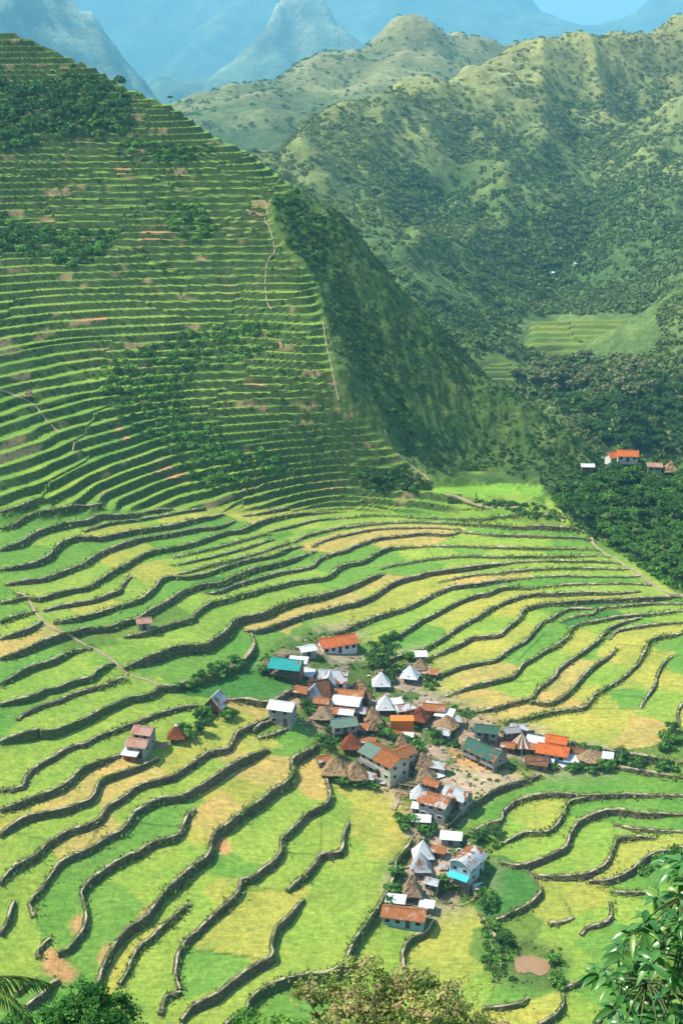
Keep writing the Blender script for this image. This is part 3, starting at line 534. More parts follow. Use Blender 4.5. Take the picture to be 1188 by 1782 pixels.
NM = hill('near_mountain', """480,330,950 570,330,1000 700,300,1100 800,250,1200 950,200,1300 1100,200,1350 1188,200,1300 620,450,850 750,400,1000 880,330,1130 1000,350,1080 1100,350,1100 1188,350,1050
700,520,800 800,500,900 900,450,980 1000,480,950 1100,450,950 1188,430,930 780,600,750 850,580,820 950,560,870 1060,560,870 1120,520,880 860,640,720 950,650,740 1050,680,690 1000,760,600 1100,760,590 1188,760,585 1188,505,690 1135,590,680 1188,640,640 1000,830,540 1188,830,540""",
  (-190, 720, 535, 1760), 3., pts_('1290,20,1520 1188,40,1500 1030,58,1450 930,85,1400 830,115,1350 740,155,1300 650,185,1250 530,215,1150 450,265,1080'), 101,
  ((.070,.132,.034), (.145,.200,.050), (.27,.255,.090)), extra=[(-180,560,-60),(-180,700,-40),(-180,900,-10),(0,640,-60),(700,700,60),(700,1000,120),(700,1300,200),(420,560,-10)],
  lines=[([(940,130,1380),(950,240,1230),(885,295,1150),(870,380,1040),(790,470,950),(700,500,850)], 26, 45), ([(700,180,1270),(660,270,1130),(560,330,1010)], 16, 40), ([(1000,210,1280),(1060,380,1080),(960,470,960)], -26, 50),
         ([(830,170,1300),(800,300,1150),(690,420,980)], -16, 40), ([(1188,230,1280),(1110,330,1120),(1090,440,960)], 20, 40)], amp=13., wl=110.)
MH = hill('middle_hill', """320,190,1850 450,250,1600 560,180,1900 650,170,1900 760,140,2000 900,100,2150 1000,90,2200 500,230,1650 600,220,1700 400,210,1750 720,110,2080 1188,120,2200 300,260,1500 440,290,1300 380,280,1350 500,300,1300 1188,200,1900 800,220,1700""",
  (-520, 800, 1240, 2800), 8., pts_('200,230,1800 320,185,1900 420,150,2000 500,120,2050 560,102,2050 620,106,2080 665,80,2120 720,38,2150 775,66,2180 850,55,2230 930,58,2260 1000,60,2300 1188,75,2350'), 131,
  ((.055,.105,.034), (.15,.185,.055), (.38,.31,.14)), lines=[([(720,40,2140),(760,120,2030),(740,170,1900)], 26, 60), ([(560,102,2050),(520,170,1850),(440,220,1700)], 22, 60)], amp=18., wl=230.)
FS = hill('far_spur', """-60,60,4340 0,80,4480 100,110,4550 150,200,4480 250,200,4620 -100,200,4059 300,300,4200 100,300,4200""", (-1800, 100, 3900, 6100), 20.,
  pts_('-120,-60,5040 0,-35,4970 60,-5,4900 110,30,4872 180,80,4830 240,128,4788 300,180,4760 380,260,4732'), 151, ((.05,.10,.05), (.15,.20,.11), (.38,.36,.25)), lines=[([(60,0,4872),(30,60,4620),(0,110,4340)], 110, 110)], amp=62., wl=380.)
PK = hill('far_spur', """515,170,6020 450,165,6020 600,160,6160 380,190,5880 700,190,6020 500,250,5600 650,260,5600 300,260,5600""", (-1400, 1100, 5400, 7900), 24.,
  pts_('300,150,6300 380,145,6370 440,118,6440 480,78,6510 515,44,6580 560,66,6580 610,105,6608 660,130,6650 760,140,6720 900,160,6720'), 171, ((.05,.10,.05), (.14,.19,.10), (.38,.36,.25)), lines=[([(516,30,6566),(490,70,6384),(450,120,6160)], 190, 120), ([(560,50,6566),(600,100,6300)], 110, 110), ([(516,30,6566),(540,90,6300)], 70, 90)], amp=66., wl=400.)
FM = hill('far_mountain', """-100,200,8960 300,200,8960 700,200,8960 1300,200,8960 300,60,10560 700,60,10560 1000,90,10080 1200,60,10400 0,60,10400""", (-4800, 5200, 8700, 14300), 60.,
  pts_('-700,-60,11680 -300,-200,12160 0,-210,12320 350,-170,12320 600,-150,12480 850,-60,12320 960,35,12000 1050,60,11680 1120,10,12000 1188,-60,12160 1500,-160,12320'), 191, ((.04,.08,.04), (.14,.17,.07), (.26,.24,.12)), lines=[([(470,-100,12000),(440,60,10560),(330,150,9600)], 300, 300), ([(800,-60,12160),(720,60,10560)], 260, 300), ([(650,-100,12160),(620,40,11040)], 160, 200)], amp=130., wl=1300.)

# small terraces in the valley and on the knoll below the mountain
def terrace_patch(name, poly, step, py0, Y0, s):
    p0 = at(np.array([1000.]), np.array([float(py0)]), np.array([float(Y0)]))[0]; z0 = p0[2]
    d = ray(np.array([p[0] for p in poly], float), np.array([p[1] for p in poly], float))
    for it in range(6):
        k = (z0-CAM[2]-s*Y0)/(d[:, 2]-s*d[:, 1]); G_ = CAM+d*k[:, None]
        if it == 5: break
        tx = rng.uniform(G_[:, 0].min(), G_[:, 0].max(), 3000); ty = rng.uniform(G_[:, 1].min(), G_[:, 1].max(), 3000); q = inpoly(tx, ty, G_[:, :2]); tz = bil(NM[0], tx, ty, NM[1], NM[2], NM[3])[q]
        cf = np.polyfit(ty[q], tz, 1); s_n = min(max(cf[0], .30), .6); s = .5*s+.5*s_n; z0 = tz.mean()+s*(Y0-ty[q].mean())+1.5
    x0, y0 = G_[:, :2].min(0)-14; x1, y1 = G_[:, :2].max(0)+14; dd = .8; xs = np.arange(x0, x1, dd); ys = np.arange(y0, y1, dd); X, Y = np.meshgrid(xs, ys); Z = bil(NM[0], X, Y, NM[1], NM[2], NM[3])
    Zs = z0+s*(Y-Y0)+(fbm(X/40, Y/40, 401, 3)-.5)*3; blk = np.floor(_h(np.floor((X+(vnoise(Y/9, Y*0, 4)-.5)*8)/32), np.floor(Zs/9), 5)*3)/3; Lq = Zs/step+blk; fl = np.floor(Lq); fr = Lq-fl; Zq = step*(fl+np.clip((fr-.6)/.4, 0, 1)-blk)
    m = box_blur(inpoly(X, Y, G_[:, :2]).astype(float), 5, 2); Zq = Zq*m+(Z-3)*(1-m); Zq = np.where(m < .02, Z-3, Zq)
    me = np_mesh(name, np.stack([X, Y, Zq], -1).reshape(-1, 3), grid_faces(len(xs), len(ys))); n1 = fbm(X/18, Y/6, 403, 3)[..., None]
    cc = np.array((.15,.225,.038))+(n1-.5)*np.array((.18,.14,.03)); cc = cc*m[..., None]**2+np.array((.085,.145,.036))*(1-m[..., None]**2); vcol(me, np.clip(cc, .02, 1).reshape(-1, 3)); zz = np.zeros(X.shape+(3,)); zz[..., 1] = np.clip((fbm(X/14, Y/6, 405, 3)-.69)*12, 0, 1); vcol(me, zz.reshape(-1, 3), 'zone')
    tag(link(name, me, bpy.data.materials['terrace_ground']), kind='structure')
TERM = [(905,545),(1000,548),(1142,542),(1150,590),(1120,612),(1060,628),(1010,615),(905,600)]; TERM2 = [(790,628),(840,622),(905,620),(950,648),(925,665),(860,672),(795,655)]
terrace_patch('valley_terraces', TERM, 1.9, 612, 700, .42); terrace_patch('valley_terraces', TERM2, 1.9, 660, 690, .5)
# ------------------------------------------------------------------ plants
def tube(pts, rad, k=6):
    pts = np.asarray(pts, float); n = len(pts); t = np.gradient(pts, axis=0); t /= np.linalg.norm(t, axis=1)[:, None]+1e-9
    ref = np.where(np.abs(t[:, 2:3]) > .9, np.array([[1., 0, 0]]), np.array([[0, 0, 1.]])); u = np.cross(t, ref); u /= np.linalg.norm(u, axis=1)[:, None]; v = np.cross(t, u)
    a = np.arange(k)*2*np.pi/k; r = np.broadcast_to(np.asarray(rad, float), (n,))
    V = pts[:, None]+(u[:, None]*np.cos(a)[None, :, None]+v[:, None]*np.sin(a)[None, :, None])*r[:, None, None]
    i = np.arange(n*k).reshape(n, k); j = np.roll(i, -1, 1)
    return V.reshape(-1, 3), np.stack([i[:-1], j[:-1], j[1:], i[1:]], -1).reshape(-1, 4)
def merge(parts):
    V, F, o = [], [], 0
    for v, f in parts: V.append(v); F.append(f+o); o += len(v)
    return np.vstack(V), np.vstack(F)
def unit(n):
    d = rng.normal(size=(n, 3)); return d/np.linalg.norm(d, axis=1)[:, None]
def leafq(p, nrm, ln, wd, colr, droop=.2):
    """rhombic leaves, slightly folded: centre, facing, length, width"""
    n = len(p); t = np.cross(nrm, unit(n)); t /= np.linalg.norm(t, axis=1)[:, None]+1e-9; s = np.cross(nrm, t); ln = np.reshape(ln, (-1, 1)); wd = np.reshape(wd, (-1, 1))
    V = np.stack([p-t*ln*.5, p+s*wd*.5+nrm*wd*.12, p+t*ln*.5-nrm*ln*droop, p-s*wd*.5+nrm*wd*.12], 1).reshape(-1, 3)
    return V, np.repeat(colr, 4, 0)
def crown_mesh(name, lobes, nclump, nleaf, ln, wd, pal, rclump=.5, fill=.35):
    """lobes: (centre, radii). Leaves in clumps spread through the volume, denser at the surface."""
    Vs, Cs = [], []; tot = sum(l[1][0]*l[1][1] for l in lobes)
    for c, r in lobes:
        c = np.array(c, float); r = np.array(r, float); k = max(3, int(nclump*r[0]*r[1]/tot))
        d = unit(k); d[:, 2] = np.where(d[:, 2] < -.35, -d[:, 2]*.6, d[:, 2]); rad = np.where(rng.random(k) < fill, rng.random(k)**.5*.8, .82+.28*rng.random(k))
        cc = c+d*r*rad[:, None]; cr = rclump*(.6+.8*rng.random(k)); base = np.array(pal)[rng.integers(0, len(pal), k)]*(.72+.55*rng.random((k, 1)))
        m = k*nleaf; ci = np.repeat(np.arange(k), nleaf); dd = unit(m); dd[:, 2] = np.abs(dd[:, 2])*.9-.15; p = cc[ci]+dd*cr[ci][:, None]*(.5+.5*rng.random((m, 1)))
        nm = dd*.8+d[ci]*.5+unit(m)*.55+np.array((0, 0, .35)); nm /= np.linalg.norm(nm, axis=1)[:, None]
        col = base[ci]*(.75+.5*rng.random((m, 1)))
        V, C_ = leafq(p, nm, ln*(.7+.6*rng.random(m)), wd*(.7+.6*rng.random(m)), col); Vs.append(V); Cs.append(C_)
    V = np.vstack(Vs); me = np_mesh(name, V, np.arange(len(V)).reshape(-1, 4)); vcol(me, np.vstack(Cs)); me.materials.append(M_LEAF); return me
def trunk_mesh(name, h, r, limbs, spread):
    pts = np.array([(0, 0, -1.), (r*.3, 0, h*.3), (-r*.3, r*.4, h*.65), (0, 0, h)]); parts = [tube(spl(pts, 3), np.linspace(r*1.25, r*.6, 10), 7)]
    for k in range(limbs):
        a = k*2.4+rng.random(); z0 = h*(.45+.5*k/limbs); e = np.array((math.cos(a)*spread, math.sin(a)*spread, z0+spread*(.5+.4*rng.random()))); s = np.array((0, 0, z0))
        parts.append(tube(spl([s, (s+e)/2+(0, 0, -.1*spread), e], 3), np.linspace(r*.5, r*.12, 7), 5))
    v, f = merge(parts); me = np_mesh(name, v, f, True); me.materials.append(M_BARK); return me
M_BARK = simple('bark', (.13, .10, .07), .4, 6, .9, (1, 1, .25), .02)
GRN = [(.060,.150,.025), (.085,.20,.032), (.12,.25,.045), (.07,.17,.04)]
DRK = [(.045,.125,.027), (.065,.165,.036), (.10,.21,.045)]
PAL_ = [(.26,.30,.10), (.38,.36,.17), (.16,.25,.07)]
BRT = [(.12,.30,.035), (.17,.38,.05), (.09,.24,.03), (.24,.42,.07)]
def proto(kind, h, lobes, pal, ncl, nl, ln, wd, limbs=5, rc=.6, tr=.16):
    c = crown_mesh(kind+'_crown', lobes, ncl, nl, ln, wd, pal, rc)
    return (trunk_mesh(kind+'_trunk', h, tr, limbs, lobes[0][1][0]*.7), c)
def tree_thing(name, meshes, loc, s, rz, label, cat, group=None, sz=None):
    t = bpy.data.objects.new(name, None); COL.objects.link(t); t.location = loc; t.rotation_euler = (0, 0, rz); t.scale = (s, s, sz or s); t.empty_display_size = .1
    for nm, me in zip(('trunk', 'crown'), meshes):
        if me is not None: link(nm, me, None, t)
    return tag(t, label, cat, group)
def lob(n, R_, z, flat=.7, sp=.55):
    L = [((0, 0, z), (R_*.75, R_*.75, R_*.75*flat))]
    for k in range(n):
        a = k*6.283/n+rng.random(); q = R_*sp*(.7+.5*rng.random()); L.append(((math.cos(a)*q, math.sin(a)*q, z+(rng.random()-.55)*R_*.5), (R_*.5, R_*.5, R_*.45)))
    return L
BROAD = [proto('broadleaf', 3.2, lob(5, 3.2, 5.0), DRK+GRN[:2], 95, 16, .62, .42), proto('broadleaf', 3.6, lob(4, 2.9, 5.6, .9), GRN, 95, 16, .6, .4), proto('broadleaf', 2.8, lob(6, 3.6, 4.6, .6), GRN[1:]+DRK[:1], 105, 16, .62, .42), proto('broadleaf', 3.0, lob(5, 3.0, 4.6), DRK, 90, 16, .62, .42)]
BROADB = [proto('broadleaf', 2.6, lob(5, 3.0, 4.2, .7), BRT+GRN, 90, 16, .62, .42), proto('broadleaf', 2.4, lob(6, 3.3, 3.8, .6), GRN[1:]+BRT[:2], 90, 16, .62, .42)]
PALE = [proto('pale_tree', 4.2, lob(6, 4.0, 6.2, .55), PAL_, 120, 16, .7, .5), proto('pale_tree', 3.8, lob(5, 3.6, 5.6, .6), PAL_+GRN[1:2], 110, 16, .7, .5)]
BUSH = [proto('bush', .7, lob(4, 1.1, .85, .8), GRN+BRT[:2], 46, 14, .32, .20, 4, .3, .06), proto('bush', .6, lob(5, 1.2, .7, .7), BRT+GRN[:1], 46, 14, .32, .2, 4, .3, .06), proto('bush', .7, lob(3, 1.0, .95, 1.), GRN, 46, 14, .32, .20, 4, .3, .06)]
def scat(poly, n, mind, tries=30):
    p = np.array(poly, float); out = []; wx = []; lo = p.min(0); hi = p.max(0)
    for _ in range(n*tries):
        q = lo+rng.random(2)*(hi-lo)
        if not inpoly(q[0], q[1], poly): continue
        if all((q[0]-o[0])**2+((q[1]-o[1])*1.6)**2 > mind*mind for o in out): out.append(q)
        if len(out) >= n: break
    return np.array(out)
def on_ground(px, py): return drop(px, py)
# ---- wooded ridge at the right, behind the terraces
pp = scat([(990,884),(1018,858),(1040,840),(1100,832),(1200,828),(1225,1015),(1180,1012),(1120,985),(1050,938),(1005,905),(965,888)], 130, 15)
pp = pp[np.argsort(pp[:, 1])]; G3 = on_ground(pp[:, 0], pp[:, 1])
RH = np.array([(1090,800),(1064,800),(1021,815),(1137,818),(1165,815)])
for i, (p, q) in enumerate(zip(G3, pp)):
    if ((np.abs(RH[:, 0]-q[0]) < 22) & (q[1]-RH[:, 1] < 30) & (q[1] > RH[:, 1]-5)).any(): continue
    near = q[1] > 915; s = (.62 if near else .82)*(.75+.5*rng.random())
    tree_thing('broadleaf_tree', BROADB[i % 2] if (near or i % 3 == 0) else BROAD[i % 4], p-(0, 0, .4), s, rng.random()*6.28, 'dark green broadleaf tree in the dense wood covering the ridge beyond the terraces', 'tree', 'trees on the wooded ridge')
# ---- valley wood below the mountain
def zmt(x, y): return bil(NM[0], x, y, NM[1], NM[2], NM[3])
def drop_m(px, py, y0=545, y1=1600):
    d = ray(np.asarray(px, float), np.asarray(py, float)); out = []
    for e in d:
        Y = np.arange(y0, y1, 2.); P = CAM+e*(Y/e[1])[:, None]; h = np.nonzero(P[:, 2]-zmt(P[:, 0], P[:, 1]) < 0)[0]; out.append(P[h[0]] if len(h) else P[-1]*np.nan)
    return np.array(out)
pp = scat([(890,660),(960,640),(1060,640),(1140,660),(1200,690),(1200,800),(1060,790),(1040,770),(980,720)], 70, 21); G3 = drop_m(pp[:, 0], pp[:, 1])
for i, (p, q) in enumerate(zip(G3, pp)):
    if not np.isfinite(p).all(): continue
    pale = q[1] < 705 and q[0] < 1130 and rng.random() < .8
    tree_thing('pale_tree' if pale else 'broadleaf_tree', (PALE[i % 2] if pale else BROAD[i % 4]), p-(0, 0, 1), (1.25 if pale else 1.15)*(.8+.4*rng.random()), rng.random()*6.28,
               'pale-crowned tall tree on the valley knoll below the mountain' if pale else 'dark tall tree in the shaded valley wood below the mountain', 'tree', 'pale trees on the valley knoll' if pale else 'trees of the shaded valley wood')
# ---- masses nobody could count
def clumps(name, P, r, pal, nleaf=26, flat=.8, lf=.62):
    n = len(P); ci = np.repeat(np.arange(n), nleaf); d = unit(n*nleaf); d[:, 2] = np.abs(d[:, 2])-.1; rr = np.asarray(r)[ci][:, None]
    p = np.asarray(P)[ci]+d*rr*np.array((1, 1, flat))*(.75+.35*rng.random((n*nleaf, 1))); nm = d+unit(n*nleaf)*.45; nm /= np.linalg.norm(nm, axis=1)[:, None]
    base = np.asarray(pal)
    base = base if len(base) == n else base[rng.integers(0, len(base), n)]
    col = base[ci]*np.repeat(.65+.7*rng.random(n), nleaf)[:, None]*(.8+.4*rng.random((n*nleaf, 1)))
    V, Cc = leafq(p, nm, (rr*lf*(1.1+.5*rng.random((n*nleaf, 1)))).ravel(), (rr*lf*(.8+.4*rng.random((n*nleaf, 1)))).ravel(), col)
    me = np_mesh(name, V, np.arange(len(V)).reshape(-1, 4)); vcol(me, Cc); return tag(link(name, me, M_LEAF), kind='stuff')
Zm, mx0, my0, md, rel, tt_, hh_ = NM
n = 170000; X = rng.uniform(-180, 700, n); Y = rng.uniform(560, 1560, n)
dens = np.clip(.85-bil(rel, X, Y, mx0, my0, md)*.03, 0.12, 1)*np.clip(1.25-bil(tt_, X, Y, mx0, my0, md)*1.1, .16, 1)*np.clip(.5+(fbm(X/60, Y/60, 211, 3)-.35)*3, .12, 1)
ZZ = zmt(X, Y); qx, qy = project(np.c_[X, Y, ZZ]); 
k = (rng.random(n) < dens) & (qx > -30) & (qx < 1220) & (qy > 20) & (qy < 860) & ~inpoly(qx, qy, TERM) & ~inpoly(qx, qy, TERM2)
X, Y, ZZ = X[k][:42000], Y[k][:42000], ZZ[k][:42000]
tone = np.clip(fbm(X/90, Y/90, 221, 3)*1.2-.1, 0, 1)[:, None]
th = np.clip(bil(tt_, X, Y, mx0, my0, md), 0, 1)[:, None]*.75
clumps('forest', np.c_[X, Y, ZZ+.6], (1-.35*th[:, 0])*1.2+2.7*(1-.5*th[:, 0])*rng.random(len(X))**1.8, (np.array((.095,.180,.042))*(1-tone)+np.array((.23,.28,.075))*tone)*(1-th)+np.array((.24,.26,.085))*th, 15, .55)
n = 26000; X = rng.uniform(-400, 700, n); Y = rng.uniform(1600, 2400, n); ZZ = bil(MH[0], X, Y, MH[1], MH[2], MH[3]); k = rng.random(n) < np.clip(.5-bil(MH[4], X, Y, MH[1], MH[2], MH[3])*.02, .08, 1)*np.clip((fbm(X/110, Y/110, 261, 3)-.3)*3, .1, 1)
X, Y, ZZ = X[k], Y[k], ZZ[k]; clumps('forest', np.c_[X, Y, ZZ+.6], 1.6+3.2*rng.random(len(X))**2, GRN+[(.16,.20,.06),(.20,.22,.08),(.13,.18,.06)], 11)
# overgrown patches and the wild cliff on the terraced hill
WILD = [([(0,140),(60,150),(120,130),(220,140),(225,230),(120,235),(0,262)], 420, 1.7, DRK+GRN), ([(0,385),(60,395),(195,400),(190,440),(130,465),(0,430)], 200, 1.3, GRN+BRT[:2]), ([(268,350),(340,345),(385,405),(340,420),(300,400)], 110, 1.1, GRN+BRT),
        ([(205,245),(370,255),(330,285),(200,275)], 120, .9, GRN+BRT[:2]), ([(160,650),(260,590),(420,560),(490,565),(480,615),(330,650),(320,700),(380,760),(490,790),(520,820),(360,850),(300,790),(210,730)], 620, 1.0, GRN[1:]+BRT),
        ([(620,815),(700,815),(752,840),(740,858),(630,850)], 90, 1.1, DRK+GRN), ([(775,868),(930,876),(1010,908),(940,905),(880,886),(780,876)], 150, .7, DRK+GRN), ([(470,345),(515,330),(560,400),(560,470),(500,430)], 150, 1.0, GRN),
        ([(560,470),(600,600),(640,700),(700,790),(760,835),(720,740),(640,560)], 260, .9, GRN), ([(950,850),(1000,820),(1060,800),(1188,800),(1188,850),(1040,850),(975,880)], 260, 1.2, GRN+BRT[:1]), ([(980,900),(1050,935),(1188,1010),(1188,1030),(1120,990),(1030,935)], 260, 1.0, GRN+BRT[:2])]
P_, r_, c_ = [], [], []
for poly, n, rad, pal in WILD:
    lo = np.min(poly, 0); hi = np.max(poly, 0); q = lo+rng.random((n*3, 2))*(hi-lo); q = q[inpoly(q[:, 0], q[:, 1], poly)][:n]; g = on_ground(q[:, 0], q[:, 1]); P_.append(g); r_.append(rad*(.45+1.1*rng.random(len(g))**1.6)); c_.append(np.array(pal)[rng.integers(0, len(pal), len(g))])
# low growth in the village and round the muddy pool
for poly, n, rad, pal in ((VILL, 700, .42, GRN+BRT[:2]+DRK[:1]), ([(870,1640),(925,1632),(985,1650),(990,1700),(950,1722),(885,1718)], 36, .6, GRN[1:]+BRT), ([(840,1600),(900,1630),(870,1720),(845,1690)], 70, .7, GRN+BRT)):
    lo = np.min(poly, 0); hi = np.max(poly, 0); q = lo+rng.random((n*3, 2))*(hi-lo); q = q[inpoly(q[:, 0], q[:, 1], poly)][:n]; g = on_ground(q[:, 0], q[:, 1])
    if rad < .5: g = g[fbm(g[:, 0]/5, g[:, 1]/5, 81, 4) > .45]
    elif rad == .6: g = g[~inpoly(*project(g), POOLP)]
    P_.append(g); r_.append(rad*(.45+1.1*rng.random(len(g))**1.6)); c_.append(np.array(pal)[rng.integers(0, len(pal), len(g))])
# cliff: scattered clumps by plan position
n = 26000; X = rng.uniform(-30, 110, n); Y = rng.uniform(425, 565, n); ZZ = zs(X, Y); k = (bil(TMs, X, Y, X0, Y0, DX) < .1) & (rng.random(n) < np.clip((fbm(X/12, Y/12, 231, 3)-.36)*4, .22, 1)); P_.append(np.c_[X, Y, ZZ][k]); r_.append(.22+.75*rng.random(k.sum())**4); c_.append(np.array(DRK[:2]+[GRN[0]]+[(.08,.14,.03), (.12,.17,.04), (.06,.115,.026)])[rng.integers(0, 6, k.sum())])
clumps('undergrowth', np.vstack(P_), np.concatenate(r_), np.vstack(c_), 30, .75, .55)
# hill: shaggy grass tufts on the terrace walls
n = 60000; X = rng.uniform(-165, 60, n); Y = rng.uniform(330, 560, n); gz = zs(X, Y+.5)-zs(X, Y-.5); k = (bil(TMs, X, Y, X0, Y0, DX) > .9) & (bil(BMs, X, Y, X0, Y0, DX) < .1) & (gz > .5); X, Y = X[k], Y[k]; nv = fbm(X/14, Y/14, 241, 3); k = rng.random(len(X)) < np.clip((nv-.3)*2.2, .04, 1); X, Y = X[k][:22000], Y[k][:22000]
clumps('wall_grass', np.c_[X, Y, zs(X, Y)-.1], .22+.45*rng.random(len(X))**2, GRN+[(.10,.17,.03)], 7, .8, .9)
# bushes along the banks
bs = []
for poly, n in (([(300,1200),(350,1170),(425,1145),(430,1165),(390,1180),(330,1210)], 13), ([(385,1238),(400,1222),(410,1250),(390,1262)], 3), ([(318,1255),(350,1240),(375,1252),(352,1285),(322,1290)], 7), ([(1000,1300),(1080,1316),(1188,1338),(1188,1350),(1060,1330)], 18), ([(860,1585),(880,1610),(905,1660),(880,1700),(850,1640)], 2), ([(830,1462),(850,1440),(880,1470),(850,1490)], 5), ([(1138,1285),(1188,1265),(1188,1305),(1150,1308)], 8), ([(690,1470),(700,1510),(690,1560),(675,1590),(682,1530)], 8), ([(1100,1515),(1188,1480),(1188,1495),(1110,1525)], 7), ([(835,1560),(850,1555),(860,1580),(840,1590)], 4), ([(960,1660),(980,1690),(965,1720),(950,1700)], 2),([(690,1425),(720,1430),(722,1455),(700,1450)],5)):
    for q in scat(poly, n, 9): bs.append((q, 'bank'))
for poly, n in (([(630,1140),(720,1130),(740,1150),(680,1200),(640,1180)], 13), ([(560,1270),(580,1255),(590,1290),(570,1320),(555,1300)], 7), ([(690,1290),(720,1280),(745,1300),(725,1330),(700,1320)], 6), ([(620,1262),(690,1270),(690,1290),(640,1290)], 6), ([(750,1275),(800,1275),(800,1300),(750,1300)], 6), ([(530,1205),(545,1215),(545,1250),(530,1240)], 4), ([(590,1350),(670,1360),(660,1374),(590,1370)], 9), ([(560,1335),(575,1345),(600,1362),(580,1362)],3), ([(940,1338),(1060,1330),(1060,1343),(945,1350)], 10), ([(770,1560),(780,1535),(770,1530),(755,1545)], 3), ([(465,1140),(450,1165),(462,1180)], 3), ([(640,1120),(680,1108),(700,1110),(650,1135)], 5), ([(740,1185),(764,1180),(760,1200),(740,1205)], 4), ([(830,1552),(845,1540),(850,1560)],2), ([(715,1505),(735,1440),(760,1450),(745,1470)],6)):
    for q in scat(poly, n, 8): bs.append((q, 'village'))
G3 = on_ground([b[0][0] for b in bs], [b[0][1] for b in bs])
for i, ((q, k), p) in enumerate(zip(bs, G3)):
    s = (.8+.75*rng.random())*(1.05 if k == 'bank' else .95)
    tree_thing('bush', BUSH[i % 3], p-(0, 0, .15), s, rng.random()*6.28, 'leafy green bush growing on a grassy bank between rice fields' if k == 'bank' else 'leafy green bush squeezed among the village houses', 'bush', 'bushes on the banks' if k == 'bank' else 'bushes among the village houses')
# ---- named single trees
def single(name, protos, px, py, s, label, sz=None, cat='tree'):
    p = on_ground([px], [py])[0]; return tree_thing(name, protos, p-(0, 0, .2), s, rng.random()*6, label, cat, None, sz)
single('broadleaf_tree', proto('village_tree', 3.2, lob(5, 2.0, 4.0, 1.), BRT+GRN, 90, 16, .34, .22, 6, .42, .13), 812, 1272, 1., 'tall bright leafy tree beside the small green-roofed stilt house')
single('broadleaf_tree', proto('lone_tree', 3.4, lob(3, 1.3, 4.2), DRK, 50, 14, .5, .3, 4, .4, .1), 297, 183, .7, 'lone small tree standing on the skyline edge of the terraced hill')
single('fruit_tree', BROAD[1], 575, 1318, .62, 'dark tree beside the thatched huts at the village edge')
single('broadleaf_tree', BROAD[0], 352, 1278, .52, 'dark round tree behind the red pyramid roof and below the A-frame house')
single('broadleaf_tree', BROAD[2], 655, 842, .62, 'dark bushy tree at the foot of the terraced hill')
# palms
def frond(L, nl, ll, droop, colr, w=.09):
    t = np.linspace(0, 1, 12); sp = np.stack([L*t*(1-.12*t), 0*t, L*(.45*t-droop*t*t)], -1); v, f = tube(sp, np.linspace(.03, .008, 12)*L*.5, 4); parts = [(v, f)]; vs = [np.repeat(np.array([[.12,.15,.05]]), len(v), 0)]
    for s in (-1, 1):
        u = np.linspace(.12, .99, nl); P = np.stack([np.interp(u, t, sp[:, k]) for k in range(3)], -1); ln = ll*np.sin(np.pi*(.12+.8*u))**.6*(.85+.3*rng.random(nl))
        d = np.stack([.45*np.ones(nl), s*np.ones(nl)*.85, -.55*np.ones(nl)], -1)+rng.normal(0, .06, (nl, 3)); d /= np.linalg.norm(d, axis=1)[:, None]; a = np.array((1., 0, 0))*w*L*.5
        e = P+d*ln[:, None]; e[:, 2] -= ln*.25; mid = P+d*ln[:, None]*.5
        V = np.stack([P-a*.5, mid-a*.7, e, mid+a*.7], 1).reshape(-1, 3); parts.append((V, np.arange(len(V)).reshape(-1, 4))); vs.append(np.repeat(np.array(colr)*(.75+.5*rng.random((nl, 1))), 4, 0))
    v, f = merge(parts); return v, f, np.vstack(vs)
def palm_meshes(h, nf, L, tr, nl=16, colr=(.045,.12,.02)):
    v, f = tube([(0, 0, -.5), (.05, 0, h*.4), (-.05, .04, h*.75), (0, 0, h)], np.array((1.3, 1, .9, .8))*tr, 7); tm = np_mesh('palm_trunk', v, f, True); tm.materials.append(M_BARK)
    P, C_ = [], []
    for k in range(nf):
        a = k*2.399; fv, ff, fc = frond(L*(.85+.3*rng.random()), nl, L*.34, .55+.35*rng.random()+.25*(k % 3), colr); c, s = math.cos(a), math.sin(a); fv = np.stack([fv[:, 0]*c-fv[:, 1]*s, fv[:, 0]*s+fv[:, 1]*c, fv[:, 2]+h], -1); P.append((fv, ff)); C_.append(fc)
    v, f = merge(P); cm = np_mesh('palm_crown', v, f); vcol(cm, np.vstack(C_)); cm.materials.append(M_LEAF); return tm, cm
ARE = [palm_meshes(6.0, 15, 1.5, .09, 26, (.06,.16,.03)), palm_meshes(5.2, 15, 1.4, .09, 26, (.05,.14,.03))]
for i, (x, y) in enumerate(((641,1172),(650,1165),(660,1168),(668,1172),(676,1163),(688,1160),(646,1150),(655,1180))):
    p = on_ground([x], [y])[0]; tree_thing('slender_palm', ARE[i % 2], p, .8+.3*rng.random(), rng.random()*6, 'slender dark palm in the cluster behind the white pyramid roofs', 'palm tree', 'slender palms behind the white roofs')
BAN = palm_meshes(1.3, 8, 1.6, .1, 26, (.10,.24,.03))
for i, (x, y) in enumerate(((716,1318),(712,1302),(573,1305),(566,1290),(720,1330),(250,1300))):
    p = on_ground([x], [y])[0]; tree_thing('banana_plant', BAN, p, 1.+.3*rng.random(), rng.random()*6, ('bright green banana plant beside the big rust and green roof', 'banana plant among the village huts', 'banana plant by the thatched huts at the field edge', 'small banana plant at the village edge below the green-grey house', 'banana plant nearest the thatched twin huts', 'little palm-like plant in front of the twin-roofed tower house')[i], 'banana plant')
